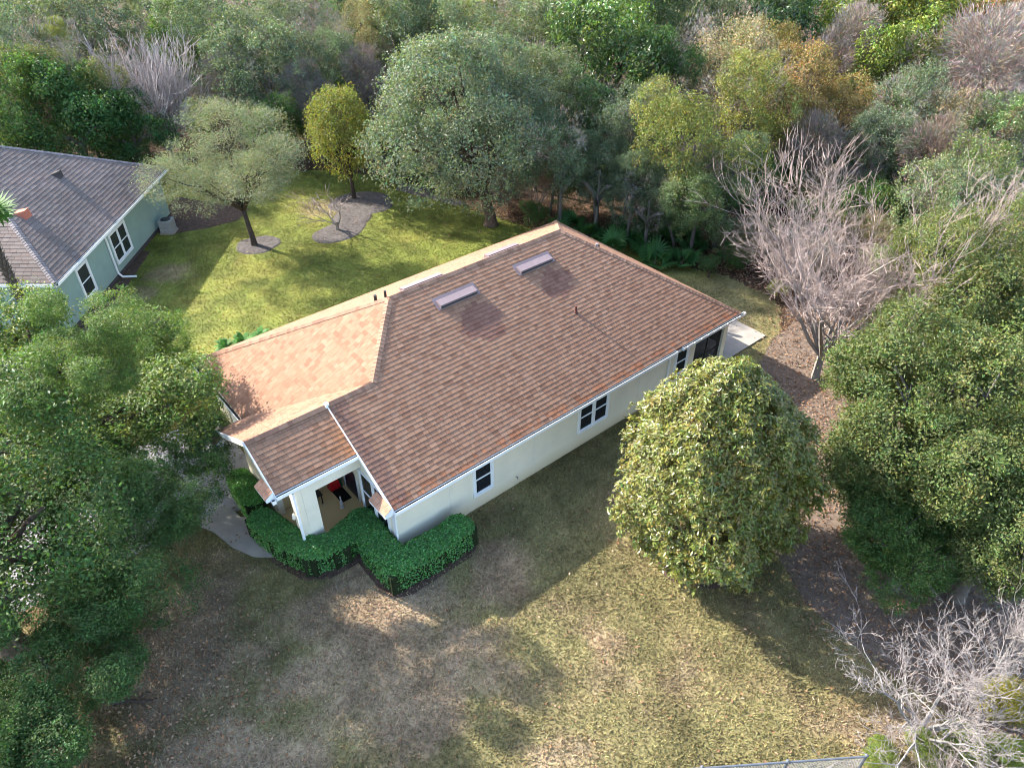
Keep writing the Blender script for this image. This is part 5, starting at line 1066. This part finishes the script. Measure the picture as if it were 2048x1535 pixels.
# fan palm at the left edge in front of the teal roof
pb = at(22, 560, 3.2); root = empty('fan_palm', (pb.x, pb.y, 0), 0, 'fan palm with shaggy brown trunk at the left edge before the teal roof', 'palm'); m = MB(); hz = 6.0
m.tube([(0, 0, -0.1), (0, 0, 0.2), (0.03, 0.02, 2), (-0.02, 0.03, 4), (0, 0, hz)], [0.26, 0.2, 0.18, 0.19, 0.15], 10); m.build('trunk', M['bark'], root)
m = MB()
for i in range(150):
    a = i * 2.4; z = 1.0 + i * 0.033; r = 0.17; d = Vector((math.cos(a), math.sin(a), 0)); s_ = Vector((-d.y, d.x, 0)); q = d * r + Vector((0, 0, z)); m.hexa([q - s_ * 0.05, q + s_ * 0.05, q + s_ * 0.05 - d * 0.03, q - s_ * 0.05 - d * 0.03, q + d * 0.12 - s_ * 0.02 + Vector((0, 0, 0.16)), q + d * 0.12 + s_ * 0.02 + Vector((0, 0, 0.16)), q + d * 0.09 + s_ * 0.02 + Vector((0, 0, 0.18)), q + d * 0.09 - s_ * 0.02 + Vector((0, 0, 0.18))])
m.build('leaf_boots', M['bark_grey'], root); o = obj('fronds', frond_mesh('fan_fronds', 26, 1.6, 0.12, g_, True), M['L_palm'], root, (0, 0, hz)); o.color = (1.1, 1.2, 0.9, 1)
# yellow shrub and low plants by the fence
p = at(2010, 1395, 1.2); tree('yellow_shrub', 'golden yellow shrub at the right edge among white branches', p.x, p.y, 1.1, 0.85, 0.9, 'round', 'L_gold', 'bark', r0=0.05, cat='shrub', tint=(1.1, 1.05, 0.55), seed=51)
for i, (px, py, s, lb) in enumerate(((1760, 1500, 0.6, 'low lime green shrub beside the fence end'), (1850, 1490, 0.7, 'low lime green shrub under the white branched tree'), (1940, 1480, 0.75, 'low green shrub near the right edge under the white branched tree'), (2020, 1505, 0.7, 'low green shrub in the bottom right corner'))):
    p = at(px, py, 0.4); tree('low_shrub', lb, p.x, p.y, 0.4, s, 0.42, 'round', 'L_yel', 'bark', r0=0.03, cat='shrub', tint=(0.75, 1.0, 0.6), seed=60 + i, fork=0.2)
# undergrowth along the wood's edge
for i, (px, py, s, lf, tint, lb) in enumerate(((800, 345, 0.9, 'L_grey', (0.7, 0.8, 0.7), 'dark low bush behind the grey mulch strip'), (860, 360, 0.9, 'L_grey', (0.8, 0.9, 0.8), 'grey green low bush under the huge oak, left side'), (1060, 430, 0.9, 'L_oak', (0.8, 0.9, 0.9), 'dark low bush right of the huge oak trunk'),
        (1420, 535, 0.6, 'L_oak', (0.7, 0.85, 0.9), 'small dark bush at the wood edge left of the leafless tree'), (1480, 520, 0.7, 'L_oak', (0.8, 0.95, 0.8), 'small green bush at the wood edge by the leafless tree'), (590, 270, 1.0, 'L_yel', (0.8, 0.85, 0.8), 'olive low bush behind the back lawn'), (520, 275, 1.1, 'L_oak', (0.85, 0.95, 0.9), 'dark low bush at the far end of the back lawn'),
        (1560, 580, 0.5, 'L_yel', (0.9, 1, 0.8), 'small lime bush under the tall leafless tree'), (365, 330, 0.8, 'L_olive', (0.95, 0.95, 0.95), 'grey green bush beside the teal house corner'))):
    p = at(px, py, 0.6); tree('low_bush', lb, p.x, p.y, 0.7, 1.3 * s, 0.95 * s, 'fa', lf, 'bark', r0=0.04, cat='bush', tint=tint, seed=80 + i, fork=0.3, limbs=False)

# ------------------------------------------------------------------ fallen leaves
def leaf_litter():
    g = np.random.default_rng(91); parts = []
    for n, (xa, xb, ya, yb), poly in ((26000, (9, 22, 8, 34), [(9.4, 13.6), (10.0, 19.5), (10.4, 22.6), (11.2, 26.5), (13.0, 30.8), (13.6, 34), (22, 34), (22, 8), (14, 9.5)]), (3500, (-16, -6, 7, 16), [(-16, 7), (-7, 8.4), (-6.6, 11), (-8.4, 13.8), (-16, 16)]), (16000, (-2, 15, 33, 44), None), (2500, (-22, 12, 30, 50), None), (1500, (-14, 12, 8, 24), None)):
        P = np.column_stack([g.uniform(xa, xb, n), g.uniform(ya, yb, n)])
        if poly: P = P[inside(P + g.normal(0, 0.5, P.shape), poly)]
        elif ya == 33: P = P[P[:, 1] > edge_y(P[:, 0]) - 1.6 + g.normal(0, 0.7, len(P))]
        parts.append(P)
    P = np.concatenate(parts)
    for b in (HOUSE_FP, NB_FP): P = P[~inside(P, b)]
    n = len(P); P3 = np.column_stack([P, g.uniform(0.05, 0.10, n)]); nr = unit(np.array((0, 0, 1.0)) + g.normal(size=(n, 3)) * 0.45); V, F = cards(P3, nr, 0.11, 0.06, g); pal = np.array([(0.20, 0.115, 0.068), (0.26, 0.165, 0.10), (0.14, 0.075, 0.045), (0.30, 0.21, 0.14), (0.24, 0.12, 0.06)])
    c = np.repeat(pal[g.integers(len(pal), size=n)] * g.uniform(0.7, 1.2, (n, 1)), 4, axis=0); tag(obj('fallen_leaves', np_mesh('fallen_leaves', V, quads=F, col=c), M['twig']), 'brown fallen leaves strewn over beds and lawn edges', 'leaves', kind='stuff')
leaf_litter()

# ------------------------------------------------------------------ fence, fallen branch
fa_ = at(1380, 1537, 1.2); fb_ = at(1732, 1512, 1.2); d = (fb_ - fa_); d.z = 0; L = d.length; d.normalize(); rz = math.atan2(d.y, d.x); root = empty('chain_link_fence', (fa_.x, fa_.y, 0), rz, 'dark chain link fence with top rail at the bottom edge', 'fence')
m = MB(); m.tube([(-0.05, 0, 1.2), (L + 0.02, 0, 1.2)], 0.03, 8); m.build('top_rail', M['fence'], root)
for x in (0.3, L * 0.55, L): m = MB(); m.tube([(x, 0.001, -0.05), (x, 0.001, 1.24)], 0.036, 8); m.lathe([(0.045, 1.24), (0.05, 1.27), (0.02, 1.31)], (x, 0.001, 0), 8); m.build('post', M['fence'], root)
m = MB(); x = -1.1
while x < L:
    for s_ in (1, -1):
        a, b = Vector((x if s_ > 0 else x + 1.14, 0.03 * s_, 0.04)), Vector((x + 1.14 if s_ > 0 else x, 0.03 * s_, 1.18)); ta = max(0, -a.x / (b.x - a.x)) if b.x != a.x else 0
        if s_ > 0: t0 = max(0, (0 - a.x) / 1.14); t1 = min(1, (L - a.x) / 1.14)
        else: t0 = max(0, (a.x - L) / 1.14); t1 = min(1, a.x / 1.14)
        if t1 > t0: m.tube([a.lerp(b, t0), a.lerp(b, t1)], 0.004, 3, False)
    x += 0.085
m.build('chain_link', M['link'], root)
p = at(265, 1405); root = empty('fallen_branch', (p.x, p.y, 0.03), 0.1, 'dark fallen branch lying on the mulch at lower left', 'branch'); m = MB()
m.tube([(-0.55, 0, 0.02), (-0.1, 0.05, 0.04), (0.3, -0.02, 0.03), (0.75, 0.06, 0.03)], [0.045, 0.04, 0.03, 0.012], 7); m.build('stem', M['bark_dark'], root); m = MB(); m.tube([(0.1, 0.01, 0.04), (0.35, 0.2, 0.09), (0.6, 0.25, 0.05)], [0.02, 0.014, 0.006], 5); m.build('twig', M['bark_dark'], root)
